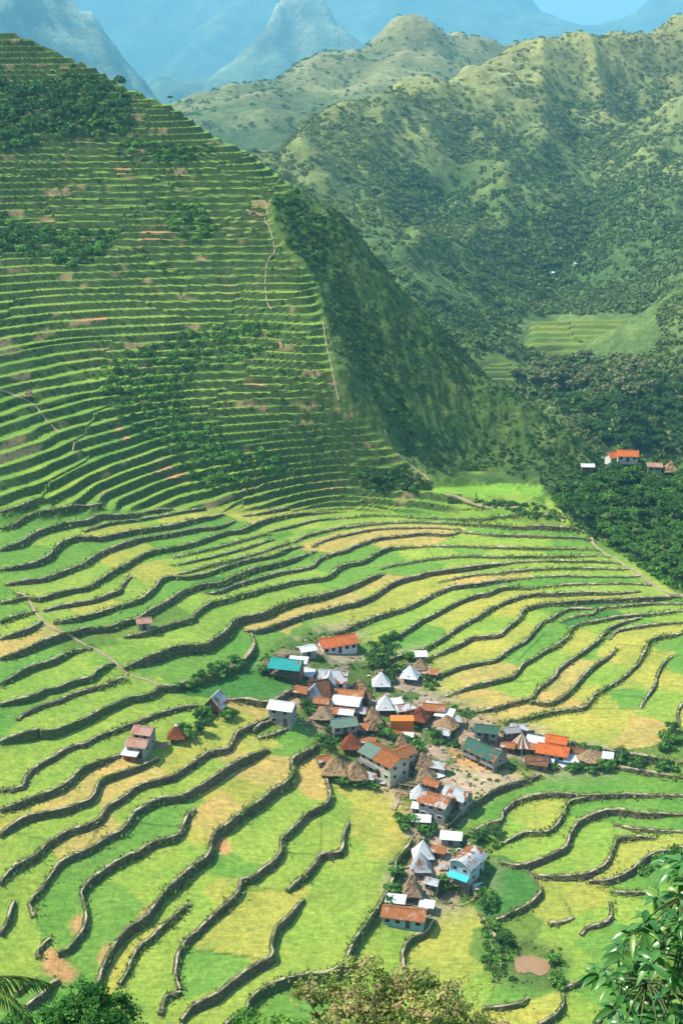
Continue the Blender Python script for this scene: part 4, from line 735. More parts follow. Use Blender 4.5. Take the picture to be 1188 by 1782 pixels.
# ------------------------------------------------------------------ village materials
def tin(name, c, rust=0., rustc=(.36, .12, .035), metal=.0, rough=.5):
    m, nt, b = mat(name, rough); co = coord(nt); w = nd(nt, 'ShaderNodeTexWave', Scale=4.2, Distortion=0); w.bands_direction = 'X'; nt.links.new(co, w.inputs['Vector'])
    f = noise(nt, 1.3, 5, .7, co); mp = nd(nt, 'ShaderNodeMapping'); mp.inputs['Scale'].default_value = (1.1, .35, .35); nt.links.new(co, mp.inputs['Vector']); fr_ = noise(nt, 1.0, 4, .65, mp.outputs[0])
    rd = objrand(nt)
    base = ramp(nt, f, [(.25, tuple(x*.78 for x in c)), (.75, tuple(min(1, x*1.1) for x in c))])
    if rust:
        # sheets of tin, each more or less rusted
        br = nd(nt, 'ShaderNodeTexVoronoi', Scale=.62); br.distance = 'CHEBYCHEV'; nt.links.new(co, br.inputs['Vector'])
        sp = nt.nodes.new('ShaderNodeSeparateColor'); nt.links.new(br.outputs['Color'], sp.inputs[0])
        ad = nd(nt, 'ShaderNodeMath', operation='MULTIPLY_ADD'); nt.links.new(sp.outputs[0], ad.inputs[0]); ad.inputs[1].default_value = .55; nt.links.new(fr_, ad.inputs[2])
        rc = ramp(nt, f, [(.25, tuple(x*.6 for x in rustc)), (.75, tuple(x*1.4 for x in rustc))])
        base = mix(nt, base, rc, ramp(nt, ad.outputs[0], [(1.0-rust*.5-.07, g3(0)), (1.0-rust*.5+.05, g3(1))]))
    nt.links.new(base, b.inputs['Base Color']); b.inputs['Metallic'].default_value = metal
    bump(nt, b, w.outputs['Fac'], .05, .8); return m
MT = dict(
 white=tin('white_tin', (.84,.84,.83)), silver=tin('silver_tin', (.62,.64,.66), .3, metal=.2, rough=.4), orange=tin('orange_painted_tin', (.75,.17,.03), .2, (.5,.13,.03)), rust=tin('rusty_tin', (.55,.45,.38), 1.25), rustw=tin('patched_rusty_tin', (.62,.60,.57), .95, (.42,.15,.05)),
 brick=tin('red_rust_tin', (.33,.085,.03), .5, (.22,.06,.02)), green=tin('green_painted_tin', (.055,.15,.11), .12), grgreen=tin('grey_green_tin', (.17,.27,.21), .15), teal=tin('teal_painted_tin', (.03,.38,.36), .08), pink=tin('faded_pink_tin', (.55,.33,.25), .5, (.5,.25,.15)), lrust=tin('light_rust_tin', (.62,.40,.28), .8, (.48,.17,.06)), stripe=None,
 brown=tin('brown_tin', (.28,.13,.06), .5, (.20,.09,.04)),
 plaster=simple('white_plaster', (.72,.70,.66), .12, 1.2), cement=simple('grey_cement', (.30,.29,.27), .25, .9), cream=simple('cream_panel', (.52,.49,.38), .15, 1.), wood=simple('weathered_board', (.20,.15,.10), .4, 2., .85, (6, 6, .5)), gwood=simple('grey_board', (.27,.27,.26), .3, 2., .85, (6, 6, .5)), dwood=simple('dark_post_wood', (.08,.06,.045), .4, 3.), cyan=simple('cyan_paint', (.36,.52,.58), .15, 1.), bluew=simple('pale_blue_board', (.26,.42,.50), .2, 1.5), awning=simple('bright_cyan_awning', (.05,.50,.64), .1, 1.), dark=simple('dark_opening', (.018,.018,.020), .3, 2., .3), redbrown=simple('red_brown_board', (.30,.10,.05), .3, 2., .8, (6, 6, .5)), frame=simple('pale_frame', (.62,.58,.5), .15, 2.), stone=simple('foundation_stone', (.24,.21,.17), .4, 2.2, .9), oboard=simple('orange_board', (.62,.20,.03), .2, 2., .7, (6, 6, .5)), lumber=simple('pale_lumber', (.42,.30,.18), .35, 3., .85, (5, 1, 1)), cloth=simple('white_cloth', (.78,.78,.78), .1, 2.))
m, nt, b = mat('thatch', .95); co = coord(nt); mp = nd(nt, 'ShaderNodeMapping'); mp.inputs['Scale'].default_value = (2.4, 2.4, .5); nt.links.new(co, mp.inputs['Vector']); f = noise(nt, 1.6, 6, .75, mp.outputs[0]); f2 = noise(nt, .8, 4, .6, co)
c = mix(nt, ramp(nt, f, [(.32, (.12,.075,.04)), (.66, (.50,.34,.18))]), ramp(nt, f2, [(.3, (.75,.72,.7)), (.7, (1.2,1.1,1.)) ]), 1., 'MULTIPLY'); rd = objrand(nt); c = mix(nt, c, (.22,.18,.14), ramp(nt, rd, [(.4, g3(0)), (1., g3(.4))])); nt.links.new(c, b.inputs['Base Color']); bump(nt, b, f, .12, .9); MT['thatch'] = m
m, nt, b = mat('striped_tin', .5); co = coord(nt); sx = nt.nodes.new('ShaderNodeSeparateXYZ'); nt.links.new(co, sx.inputs[0]); an = nd(nt, 'ShaderNodeMath', operation='ARCTAN2'); nt.links.new(sx.outputs[1], an.inputs[0]); nt.links.new(sx.outputs[0], an.inputs[1]); ml = nd(nt, 'ShaderNodeMath', operation='MULTIPLY'); nt.links.new(an.outputs[0], ml.inputs[0]); ml.inputs[1].default_value = 9; sn = nd(nt, 'ShaderNodeMath', operation='SINE'); nt.links.new(ml.outputs[0], sn.inputs[0])
nt.links.new(ramp(nt, sn.outputs[0], [(.35, (.30,.13,.06)), (.45, (.66,.62,.56))]), b.inputs['Base Color']); MT['stripe'] = m
# ------------------------------------------------------------------ shape helpers (local metres)
def box(x0, x1, y0, y1, z0, z1):
    v = np.array([(x, y, z) for z in (z0, z1) for y in (y0, y1) for x in (x0, x1)], float); return v, np.array([(0, 2, 3, 1), (4, 5, 7, 6), (0, 1, 5, 4), (2, 6, 7, 3), (0, 4, 6, 2), (1, 3, 7, 5)])
def slab(q, t):
    """quad patch (4 corners) given thickness downwards"""
    q = np.array(q, float); v = np.vstack([q, q-(0, 0, t)]); return v, np.array([(0, 1, 2, 3), (7, 6, 5, 4), (0, 4, 5, 1), (1, 5, 6, 2), (2, 6, 7, 3), (3, 7, 4, 0)])
def strip_roof(prof, x0, x1, t, sag=0., nx=8):
    """roof sheet extruded along x from a (y,z) profile, with thickness"""
    pr = np.array(prof, float); xs = np.linspace(x0, x1, nx); n = len(pr); V = []
    for k, x in enumerate(xs):
        j = (rng.random(n)-.5)*.05; V.append(np.c_[np.full(n, x), pr[:, 0], pr[:, 1]+j-sag*math.sin(math.pi*k/(nx-1))])
    top = np.vstack(V); m_ = len(top); i = np.arange(m_).reshape(nx, n)
    f = np.stack([i[:-1, :-1], i[1:, :-1], i[1:, 1:], i[:-1, 1:]], -1).reshape(-1, 4); bot = top-(0, 0, t); fb = f[:, ::-1]+m_
    e = []
    for a in list(zip(i[0, :-1], i[0, 1:]))+list(zip(i[-1, 1:], i[-1, :-1]))+list(zip(i[1:, 0], i[:-1, 0]))+list(zip(i[:-1, -1], i[1:, -1])): e.append((a[0], a[1], a[1]+m_, a[0]+m_))
    return np.vstack([top, bot]), np.vstack([f, fb, np.array(e)])
def pyr(a, b_, z0, z1, t=.16, conc=.08, lvl=6, jit=.0, sides=4, per=5, rnd=0.):
    """pyramid / cone roof with slightly hollow slopes and ragged eaves"""
    K = sides*per; ang = np.arange(K)*2*np.pi/K+np.pi/sides; R_ = []
    for l in range(lvl+1):
        s = 1-l/lvl; z = z0+(z1-z0)*(l/lvl); s2 = s*(1-conc*4*s*(1-s))
        poly = np.cos(np.pi/sides)/np.cos((ang-np.pi/sides+np.pi/sides) % (2*np.pi/sides)-np.pi/sides); rr = poly*(1-rnd)+rnd
        q = np.c_[np.cos(ang)*rr*a*s2*1.414, np.sin(ang)*rr*b_*s2*1.414, np.full(K, z)]
        if jit: q += rng.normal(0, jit, q.shape)*(s > 0)
        R_.append(q)
    V = np.vstack(R_+[R_[0]*np.array((.96, .96, 1))-(0, 0, t), np.tile([[0, 0, z1-t*2]], (K, 1))]); i = np.arange((lvl+1)*K).reshape(lvl+1, K); j = np.roll(i, -1, 1)
    f = [np.stack([i[:-1], j[:-1], j[1:], i[1:]], -1).reshape(-1, 4)]; u = np.arange(K)+(lvl+1)*K; f.append(np.stack([np.roll(u, -1), u, i[0], j[0]][::-1], -1)); w_ = u+K; f.append(np.stack([u, np.roll(u, -1), np.roll(w_, -1), w_], -1)[:, ::-1])
    return V, np.vstack(f)
def part(name, sh, m, par): 
    v, f = sh if isinstance(sh, tuple) else merge(sh); return link(name, np_mesh(name, v, f), MT[m] if isinstance(m, str) else m, par)
def root(name, label, cat, px, py, hd, dz=0., group=None):
    p = on_ground([px], [py])[0]; t = bpy.data.objects.new(name, None); COL.objects.link(t); t.location = p+(0, 0, dz); t.rotation_euler = (0, 0, R(hd)); t.empty_display_size = .2; return tag(t, label, cat, group)
def window(par, x, y, z, w_, h_, ax, m='dark', fm='frame'):
    if ax == 'y': a = part('window', box(x-w_/2, x+w_/2, y-.02, y+.05, z-h_/2, z+h_/2), m, par); fr_ = [box(x-w_/2-.07, x+w_/2+.07, y-.05, y+.045, z+s*h_/2-.04+s*.04, z+s*h_/2+.04+s*.04) for s in (-1, 1)]+[box(x+s*(w_/2+.035)-.035, x+s*(w_/2+.035)+.035, y-.05, y+.045, z-h_/2, z+h_/2) for s in (-1, 1)]
    else: a = part('window', box(x-.05, x+.02, y-w_/2, y+w_/2, z-h_/2, z+h_/2), m, par); fr_ = [box(x-.045, x+.05, y-w_/2-.07, y+w_/2+.07, z+s*h_/2-.04+s*.04, z+s*h_/2+.04+s*.04) for s in (-1, 1)]+[box(x-.045, x+.05, y+s*(w_/2+.035)-.035, y+s*(w_/2+.035)+.035, z-h_/2, z+h_/2) for s in (-1, 1)]
    part('frame', fr_, fm, a)
def gable(label, px, py, hd, L, W, h, rise, rm, wm, stilt=0., ns=2, ne=1, nw=0, oh=.45, arch=False, shed=0, floors=1, lower=None, cat='house', name='house', door=True, wz=None, post=0, dz=0., split=None):
    t = root(name, label, cat, px, py, hd, dz); z0 = stilt; z1 = stilt+h; x, y = L/2, W/2
    if not post:
        if shed: body = (np.array([(-x,-y,z0-.9*(stilt == 0)),(x,-y,z0-.9*(stilt == 0)),(x,y,z0-.9*(stilt == 0)),(-x,y,z0-.9*(stilt == 0)),(-x,-y,z1),(x,-y,z1),(x,y,z1+rise),(-x,y,z1+rise)], float), np.array([(0,3,2,1),(4,5,6,7),(0,1,5,4),(1,2,6,5),(2,3,7,6),(3,0,4,7)]))
        else:
            zb = z0-.9*(stilt == 0); rz = z1+rise-.06
            body = (np.array([(-x,-y,zb),(x,-y,zb),(x,y,zb),(-x,y,zb),(-x,-y,z1),(x,-y,z1),(x,y,z1),(-x,y,z1),(-x,0,rz),(x,0,rz),(-x,-y*.5,(z1+rz)/2),(x,-y*.5,(z1+rz)/2)], float), np.array([(0,3,2,1),(0,1,5,4),(2,3,7,6),(1,2,6,5),(3,0,4,7),(4,10,8,7),(5,6,9,11),(4,5,11,10),(10,11,9,8),(8,9,6,7)]))
        part('wall', body, wm, t)
        if lower: part('lower_wall', [box(-x-.03, x+.03, -y-.03, y+.03, z0-.9*(stilt == 0), z0+h*.48)], lower, t)
    else:
        for sx_ in np.linspace(-x, x, 4):
            for sy in (-y, y): part('post', box(sx_-.09, sx_+.09, sy-.09, sy+.09, -.8, z1), 'dwood', t)
        part('floor', box(-x, x, -y, y, h*.45, h*.45+.15), 'wood', t); part('railing', [box(-x, x, -y-.04, -y, h*.45+.75, h*.45+.85)]+[box(u-.03, u+.03, -y-.035, -y+.01, h*.45+.15, h*.45+.75) for u in np.linspace(-x, x, 12)], 'wood', t); part('back_wall', box(-x, x, y-.2, y-.05, h*.45, z1), wm, t); part('room_wall', box(-x*.2, x, -y*.2, y-.2, -.5, z1-.1), 'wood', t)
    o_ = oh
    if shed: prof = [(-y-o_, z1-o_*rise/W+.05), (0, z1+rise/2+.05), (y+o_, z1+rise+o_*rise/W+.05)]
    elif arch: prof = [(s*(y+o_), z1+rise*(1-abs(s)**1.8)+.05-.1*(abs(s) == 1)) for s in np.linspace(-1, 1, 9)]
    else:
        sl_ = rise/y; prof = [(-y-o_, z1-o_*sl_+.06), (-y*.5, z1+rise*.5+.06), (0, z1+rise+.06), (y*.5, z1+rise*.5+.06), (y+o_, z1-o_*sl_+.06)]
    r_ = part('roof', strip_roof(prof, -x-o_, x+o_, .09, .03), rm, t)
    if not shed and not arch: part('ridge_cap', box(-x-o_, x+o_, -.14, .14, z1+rise+.03, z1+rise+.10), rm, r_)
    if split:     # a second roofing sheet laid over part of the slope
        a0, a1, m2 = split; pr = [(yy, zz+.03) for yy, zz in prof if yy <= .01]; part('roof_sheet', strip_roof(pr, -x-o_+(L+2*o_)*a0, -x-o_+(L+2*o_)*a1, .03), m2, r_)
    if stilt > .3:
        for sx_ in np.linspace(-x+.15, x-.15, max(2, int(L/2)+1)):
            for sy in (-y+.15, y-.15): part('stilt', box(sx_-.1, sx_+.1, sy-.1, sy+.1, -.9, z0+.02), 'gwood', t)
    if not post:
        for fl_ in range(floors):
            zc = z0+h*(fl_+.56)/floors
            for k in range(ns):
                u = -x+L*(k+.5)/ns
                if door and fl_ == 0 and k == ns//2: continue
                window(t, u, -y-.03, zc, min(.95, L/ns*.5), min(.9, h/floors*.38), 'y')
            for k in range(ne): window(t, x+.03, -y+W*(k+.5)/ne, zc, .8, min(.9, h/floors*.38), 'x')
            for k in range(nw): window(t, -x-.0, -y+W*(k+.5)/nw, zc, .8, min(.9, h/floors*.38), 'x')
        if door:
            u = -x+L*(ns//2+.5)/max(ns, 1) if ns else 0; d_ = part('door', box(u-.42, u+.42, -y-.07, -y+.02, z0, z0+min(1.9, h/floors*.85)), 'dwood', t); part('handle', box(u+.28, u+.33, -y-.11, -y-.06, z0+.8, z0+.95), 'frame', d_)
    return t
def hut(label, px, py, size, apex, rm, hd=45., eave=1.1, wm='wood', sides=4, conc=.07, jit=.065, rnd=0., name='hut', sz2=None, cap=None, ex=()):
    t = root(name, label, 'hut', px, py, hd); a = size/2; b_ = (sz2 or size)/2; w_ = a*.62; th = rm == 'thatch'
    part('wall', box(-w_, w_, -b_*.62, b_*.62, eave*.35, eave+.6), wm, t)
    for sx_ in (-1, 1):
        for sy in (-1, 1): part('post', box(sx_*w_*.85-.1, sx_*w_*.85+.1, sy*b_*.52-.1, sy*b_*.52+.1, -.8, eave*.36), 'dwood', t)
    r_ = part('roof', pyr(a, b_, eave, eave+apex, .28 if th else .06, conc, 7, jit if th else .006, sides, 6, rnd), rm, t)
    if cap: part('roof_cap', pyr(a*.2, b_*.2, eave+apex*.86, eave+apex*1.05, .05, .0, 3, 0, sides, 3, rnd), cap, r_)
    part('door', box(-.35, .35, -b_*.62-.05, -b_*.62+.02, eave*.4, eave+.55), 'dark', t)
    return t
# ------------------------------------------------------------------ the houses
gable('long low schoolhouse with a bright orange roof and white walls behind the village', 586, 1130, 22, 8.6, 4.4, 2.1, 1.25, 'orange', 'plaster', ns=5, ne=1, nw=1)
gable('small white-roofed annex against the left end of the orange-roofed schoolhouse', 534, 1140, 22, 3.2, 2.8, 1.8, .5, 'white', 'cement', ns=1, ne=1)
gable('open timber house on posts under a bright teal roof', 499, 1180, -14, 6.4, 5.0, 3.6, 1.1, 'teal', 'dwood', post=1, oh=.5)
gable('tiny white gabled shed right of the teal-roofed house', 539, 1180, -30, 2.4, 2.6, 1.5, .9, 'white', 'plaster', ns=1, ne=1)
gable('low white lean-to roof tucked behind the teal-roofed house', 519, 1162, -10, 3.6, 2.2, 1.8, .35, 'white', 'gwood', ns=1, ne=0, shed=1)
gable('house with a silver-white roof and dormer in the upper middle of the village', 580, 1194, -8, 6., 4.6, 2.3, 1.7, 'silver', 'plaster', ns=3, ne=1)
gable('white gabled dormer house pushed against the silver-white roof', 572, 1199, 82, 3.2, 2.4, 2.4, 1.4, 'white', 'gwood', ns=1, ne=1)
gable('steep gabled hut of rusty brown tin in the upper village', 553, 1210, 20, 4.2, 4., 1., 2.7, 'brown', 'redbrown', ns=1, ne=0)
gable('steep silver A-frame gable in front of the rusty brown hut', 543, 1218, 65, 2.6, 3.6, .8, 2.4, 'silver', 'silver', ns=0, ne=0, door=False)
gable('long shed under a rust-striped roof above the white curved roof', 607, 1219, -10, 6.2, 2.6, 2., .6, 'lrust', 'gwood', ns=3, ne=1)
gable('house under a broad white curved roof in the middle of the village', 604, 1235, -14, 5.6, 3.8, 2.2, .8, 'white', 'cement', ns=2, ne=1, arch=True)
gable('low row house under a half rusty half white roof', 585, 1250, -12, 7.4, 2.8, 2., .5, 'lrust', 'gwood', ns=3, ne=1, split=(.58, 1., 'white'))
gable('tall grey cement house with a white gabled roof at the left edge of the village', 492, 1255, -18, 5., 3.8, 3.8, .9, 'white', 'cement', ns=2, ne=2, floors=2)
gable('stilt house with a grey-green roof and grey boards', 597, 1280, 14, 5., 3.6, 2., .9, 'grgreen', 'gwood', stilt=1.3, ns=3, ne=1)
t = gable('large two-storey house with a half rust half green roof and cream end wall', 668, 1342, -48, 9.2, 5.4, 3.9, 1.2, 'rust', 'cream', ns=4, ne=2, floors=2, split=(0., .45, 'grgreen'))
part('balcony', [box(-4.6, 1., -3.5, -2.72, 1.95, 2.1)]+[box(-4.6, 1., -3.5, -3.44, 2.1, 2.75)], 'cement', t)
gable('side wing with an orange rust roof joined to the large two-storey house', 700, 1334, 40, 4.2, 3.4, 3.6, .8, 'rust', 'cream', ns=2, ne=1, floors=2)
gable('long dark green roofed house on short stilts in the bare village yard', 842, 1325, -46, 8.6, 4.2, 2.0, 1.35, 'green', 'gwood', stilt=.7, ns=5, ne=1, nw=1)
gable('small green-roofed stilt house behind the long dark green house', 847, 1290, -14, 4.6, 3.2, 1.9, .8, 'green', 'cement', stilt=1.2, ns=3, ne=1)
gable('small house with a grey-white roof beside the flagpole', 702, 1243, 18, 3.8, 2.9, 1.9, .7, 'silver', 'cement', ns=2, ne=1)
gable('boarded house under a rust and white sheet roof near the amber field', 755, 1246, -10, 4.4, 3., 2.3, .7, 'rustw', 'gwood', ns=3, ne=1)
gable('lean-to with a plain white roof in front of the rust and white house', 773, 1254, -18, 3.4, 2.6, 1.8, .45, 'white', 'gwood', ns=1, ne=1, shed=1)
gable('orange boarded hall with pale corner trim in the village centre', 699, 1268, 0, 5., 2., 2.4, .3, 'oboard', 'oboard', ns=0, ne=0, shed=1, door=False, oh=.1)
gable('low shed with a rust and pale pink roof below the orange hall', 698, 1287, -6, 4.6, 2., 1.5, .4, 'lrust', 'wood', ns=1, ne=0, split=(.55, 1., 'white'))
gable('weathered plank shack right of the small green-roofed stilt house', 888, 1284, 12, 3., 2.4, 2.1, .5, 'gwood', 'wood', ns=2, ne=1)
gable('second plank shack with a pale tin sheet by the field edge', 903, 1276, -12, 3.2, 2., 1.7, .4, 'silver', 'wood', ns=1, ne=1)
gable('brown-walled shed with a white sheet roof behind the orange roofs', 936, 1297, -24, 4.2, 2.6, 1.5, .6, 'white', 'redbrown', ns=2, ne=0)
gable('rear house with an orange roof at the right end of the village', 968, 1301, -20, 4., 2.8, 2.1, .8, 'orange', 'bluew', ns=2, ne=1)
gable('front house with a wide bright orange roof and blue boards', 962, 1319, -20, 6., 3.8, 2.1, 1.0, 'orange', 'bluew', ns=3, ne=1, oh=.55)
gable('dark brown wooden barn at the end of the village road', 934, 1334, -18, 4.2, 3., 1.5, .8, 'brown', 'wood', ns=2, ne=1)
gable('pale blue tin shelter below the bright orange roofs', 1000, 1330, -12, 4., 2., 1.2, .4, 'white', 'bluew', ns=1, ne=0, shed=1)
gable('tiny white-roofed privy at the far right end of the village', 1056, 1328, -15, 1.6, 1.5, 1.7, .3, 'white', 'gwood', ns=1, ne=0, shed=1)
gable('two-storey house with a patchy orange and white roof above the village road', 757, 1418, -28, 5.6, 4.2, 3.6, .9, 'rustw', 'cement', ns=3, ne=2, floors=2)
gable('silver-roofed house behind the patchy orange roof', 795, 1400, -38, 4.8, 3.8, 2.6, .9, 'silver', 'cement', ns=2, ne=2)
gable('small flat white roof below the two-storey patchy house', 733, 1436, -6, 3., 1.8, 1.5, .2, 'white', 'cement', ns=1, ne=0, shed=1)
gable('open white shelter above the blue house', 784, 1466, -8, 3.6, 2., 1.4, .25, 'white', 'gwood', ns=1, ne=0, shed=1)
t = gable('blue-fronted house with a silver barrel roof above the sunken pit', 812, 1522, 55, 5.6, 4.4, 3.4, 1.3, 'silver', 'cyan', ns=2, ne=0, nw=2, arch=True, oh=.5, floors=2)
part('awning', slab([(-2.85, -2.2, 1.75), (-2.85, 2.2, 1.75), (-4., 2.2, 1.15), (-4., -2.2, 1.15)], .05), 'awning', t); part('foundation', box(-2.9, 2.9, -2.25, 2.25, -2.5, .05), 'stone', t)
t = gable('long patched tin house of rusty and white sheets at the low end of the village', 703, 1604, -12, 7.6, 3.8, 2.1, .9, 'rustw', 'bluew', ns=4, ne=1, oh=.4)
gable('narrow tin lean-to with a white roof behind the long patched tin house', 688, 1580, -12, 3., 1.6, 1.9, .3, 'white', 'gwood', ns=0, ne=0, shed=1, door=False)
gable('upper tower house with a faded pink roof among the left fields', 252, 1296, -16, 3.6, 3.2, 3.4, .7, 'pink', 'cement', ns=2, ne=1, floors=2)
gable('lower grey house with a faded pink roof in front of the tower', 242, 1312, -16, 3.8, 3.2, 2.7, .7, 'pink', 'cement', ns=2, ne=1)
gable('low white lean-to roof at the foot of the tower houses', 229, 1320, -16, 2.6, 2., 1.4, .4, 'white', 'redbrown', ns=1, ne=0, shed=1)
gable('tilted A-frame house with white gable and reddish boards among bushes', 376, 1236, 70, 3.6, 3.6, 1.1, 2.2, 'silver', 'redbrown', stilt=.7, ns=1, ne=0, nw=1)
gable('lone grey field hut with a pink tin roof below the stone terraces', 251, 1093, 14, 2.7, 2.2, 1.9, .6, 'pink', 'gwood', ns=1, ne=1)
gable('small white-roofed shed above the upper white pyramid roof', 732, 1150, 5, 2.2, 1.8, 1.7, .3, 'white', 'gwood', ns=1, ne=0, shed=1)
gable('flat rusty roof behind the upper white pyramid roof', 748, 1176, -14, 3., 1.6, 1., .3, 'lrust', 'wood', ns=0, ne=0, shed=1, door=False)
W3 = 'white-tin pyramid roofed hut '
hut(W3+'just below the slender palms', 663, 1196, 4.3, 2.9, 'white'); hut(W3+'highest up by the amber field', 713, 1183, 4.3, 2.7, 'white', 30)
hut(W3+'between the thatched hut and the grey-white roof', 670, 1237, 4.3, 2.9, 'white'); hut(W3+'above the patchy orange and white roof', 728, 1392, 3.6, 2.6, 'white', 40)
hut('large grey thatched hut left of the white pyramid roof in mid village', 648, 1260, 4.2, 3.3, 'thatch', 50); hut('small thatched hut close in front of the large grey thatched one', 648, 1274, 2.6, 2.3, 'thatch', 45)
hut('wide brown thatched roof beside the half rusty row house', 563, 1252, 5., 2.3, 'thatch', 30); hut('broad thatched hut at the field edge below the red pyramid roof', 583, 1347, 5.6, 3.1, 'thatch', 40); hut('thatched hut next to the rust and green two-storey house', 618, 1356, 5.2, 3.3, 'thatch', 48)
hut('upper of the twin thatched huts right of the two-storey house', 735, 1336, 4.4, 2.7, 'thatch', 60); hut('lower of the twin thatched huts right of the two-storey house', 738, 1360, 4.6, 2.5, 'thatch', 40)
hut('rounded thatched hut beside the tall bright tree', 777, 1268, 4.6, 2.3, 'thatch', 20, rnd=.5); hut('small thatched peak behind the rust-striped roof', 626, 1204, 3.4, 2.3, 'thatch', 45); hut('thatched hut behind the upper white pyramid roof', 731, 1168, 3.6, 2.3, 'thatch', 35)
hut('narrow thatched peak behind the large two-storey house', 699, 1302, 2.8, 2.7, 'thatch', 45); hut('low round thatched hut near the right end of the village', 1027, 1324, 4.6, 1.3, 'thatch', 0, sides=8, rnd=1., conc=.0)
hut('thatched peak behind the silver-white roof', 573, 1182, 3., 2.0, 'thatch', 30); hut('thatched hut by the lumber stack left of the teal roof', 464, 1166, 3., 1.9, 'thatch', 45)
hut('tall brown spire-roofed hut behind the long patched tin house', 716, 1560, 4., 3.9, 'thatch', 40, conc=.16); hut('upper tent-shaped silver roof left of the blue house', 735, 1495, 4.2, 3.3, 'white', 50, conc=.16, wm='gwood'); hut('lower tent-shaped silver roof with a sharp spike', 731, 1517, 4.2, 3.4, 'silver', 45, conc=.18, wm='gwood')
hut('rust-red pyramid roofed hut above the thatched huts', 611, 1304, 4.6, 2.8, 'brick', 45); hut('rust-red pyramid hut right of the grey-white roof', 729, 1256, 4.4, 2.8, 'brick', 20); hut('red-roofed hut with white ridges beside the tower houses', 308, 1288, 3.8, 2.6, 'brick', 45, cap='white')
hut('striped brown and white tent-like hut beside the flagpole at the right', 907, 1304, 3.8, 2.9, 'stripe', 45)
hut('tiny thatched field hut high on the left terraces', 51, 694, 2.6, 1.7, 'thatch', 45)
EXTRA = """shed|low rusty shed roof left of the steep rusty brown hut|524,1212|-20|3.2,2.2,1.5,.35|rustw|wood
gable|small rust-brown gable tucked behind the white curved roof|632,1222|-15|3.2,2.6,1.9,.7|brown|wood
shed|white tin lean-to between the grey-white roof and the pyramid|688,1232|15|2.6,1.8,1.6,.3|white|gwood
gable|small silver gable squeezed below the white curved roof|626,1248|-20|3.0,2.4,1.8,.7|silver|gwood
shed|pinkish tin roof right of the grey-green stilt house|627,1276|-8|3.,2.,1.4,.3|lrust|wood
gable|little white gabled shed behind the rust-red pyramid hut|752,1236|-20|2.4,2.,1.5,.6|white|wood
shed|silver sheet roof between the tall bright tree and the rust-white house|792,1262|-14|2.8,1.8,1.5,.3|silver|gwood
gable|grey shack below the rounded thatched hut|772,1284|-24|2.8,2.2,1.5,.6|silver|gwood
shed|orange-rust lean-to against the striped hut|925,1310|-16|2.8,1.8,1.4,.3|lrust|wood
gable|small brown shack left of the striped hut|884,1306|-20|2.6,2.1,1.4,.5|rustw|wood
shed|pale sheet roof in front of the bright orange roof|950,1331|-20|2.8,1.6,1.2,.3|white|gwood
gable|rusty gabled shack beside the low round thatched hut|1004,1316|-10|2.4,2.,1.5,.5|brown|wood
shed|tin roof beside the twin thatched huts|762,1344|-24|3.,1.8,1.5,.3|silver|gwood
gable|small rusty house below the twin thatched huts|752,1374|-30|3.,2.4,1.7,.6|rustw|wood
shed|white lean-to at the left of the patchy orange roof|728,1414|-10|2.4,1.7,1.5,.3|white|gwood
shed|rusty sheet roof over the yard of the spiked roofs|762,1490|-20|2.6,1.6,1.4,.3|rustw|wood
gable|grey shack between the spire roof and the blue house|752,1545|-25|2.4,2.,1.5,.5|silver|gwood
shed|white tin porch at the right of the long patched tin house|742,1585|-12|2.4,1.6,1.4,.3|white|gwood
gable|rusty shack left of the broad thatched hut|563,1330|20|2.6,2.,1.4,.6|rustw|wood
shed|grey sheet roof in front of the large two-storey house|640,1360|-30|3.,1.6,1.3,.3|silver|gwood
gable|small house with a faded roof above the half rusty row house|560,1232|-12|3.2,2.4,1.8,.7|lrust|gwood
shed|rusty patch roof beside the rust-red pyramid hut|640,1300|-14|2.8,1.8,1.5,.3|rustw|wood"""
for ln in EXTRA.split('\n'):
    k_, l_, pp_, hd_, dm, rm_, wm_ = ln.split('|'); px_, py_ = map(float, pp_.split(',')); L_e, W_e, h_e, ri = map(float, dm.split(','))
    gable(l_, px_, py_, float(hd_), L_e, W_e, h_e, ri, rm_, wm_, ns=2 if k_ == 'gable' else 1, ne=1 if k_ == 'gable' else 0, shed=int(k_ == 'shed'), cat='shed', name='shed', oh=.3)
# the wooded ridge's own few houses
gable('house with an orange roof highest on the wooded ridge', 1090, 806, -6, 6., 3.6, 2., 1.2, 'orange', 'cream', ns=3, ne=1, dz=1.0)
gable('lower orange-roofed wing on the wooded ridge', 1066, 806, 25, 4.2, 3.2, 2., 1.2, 'orange', 'plaster', ns=2, ne=1, dz=.6)
gable('small silver-roofed hut at the left of the wooded ridge', 1021, 822, -4, 3.6, 2.6, 1.8, .5, 'white', 'wood', ns=1, ne=0, dz=.6)
gable('grey shed with a pale roof right of the ridge trees', 1137, 824, -8, 4., 2.8, 2., .7, 'pink', 'gwood', ns=2, ne=0, dz=.8)
hut('thatched hut on the far right of the wooded ridge', 1165, 824, 4.6, 3.1, 'thatch', 45)
for (x, y), l in zip(((959,480),(1001,464)), ('tiny white-roofed house deep in the mountain forest', 'speck of a white roof higher in the mountain forest')):
    p = drop_m([x], [y])[0]; t = gable(l, 700, 1300, 10, 2.6, 2., 1.2, .6, 'white', 'plaster', ns=2, ne=0); t.location = p+(0, 0, 1.2)
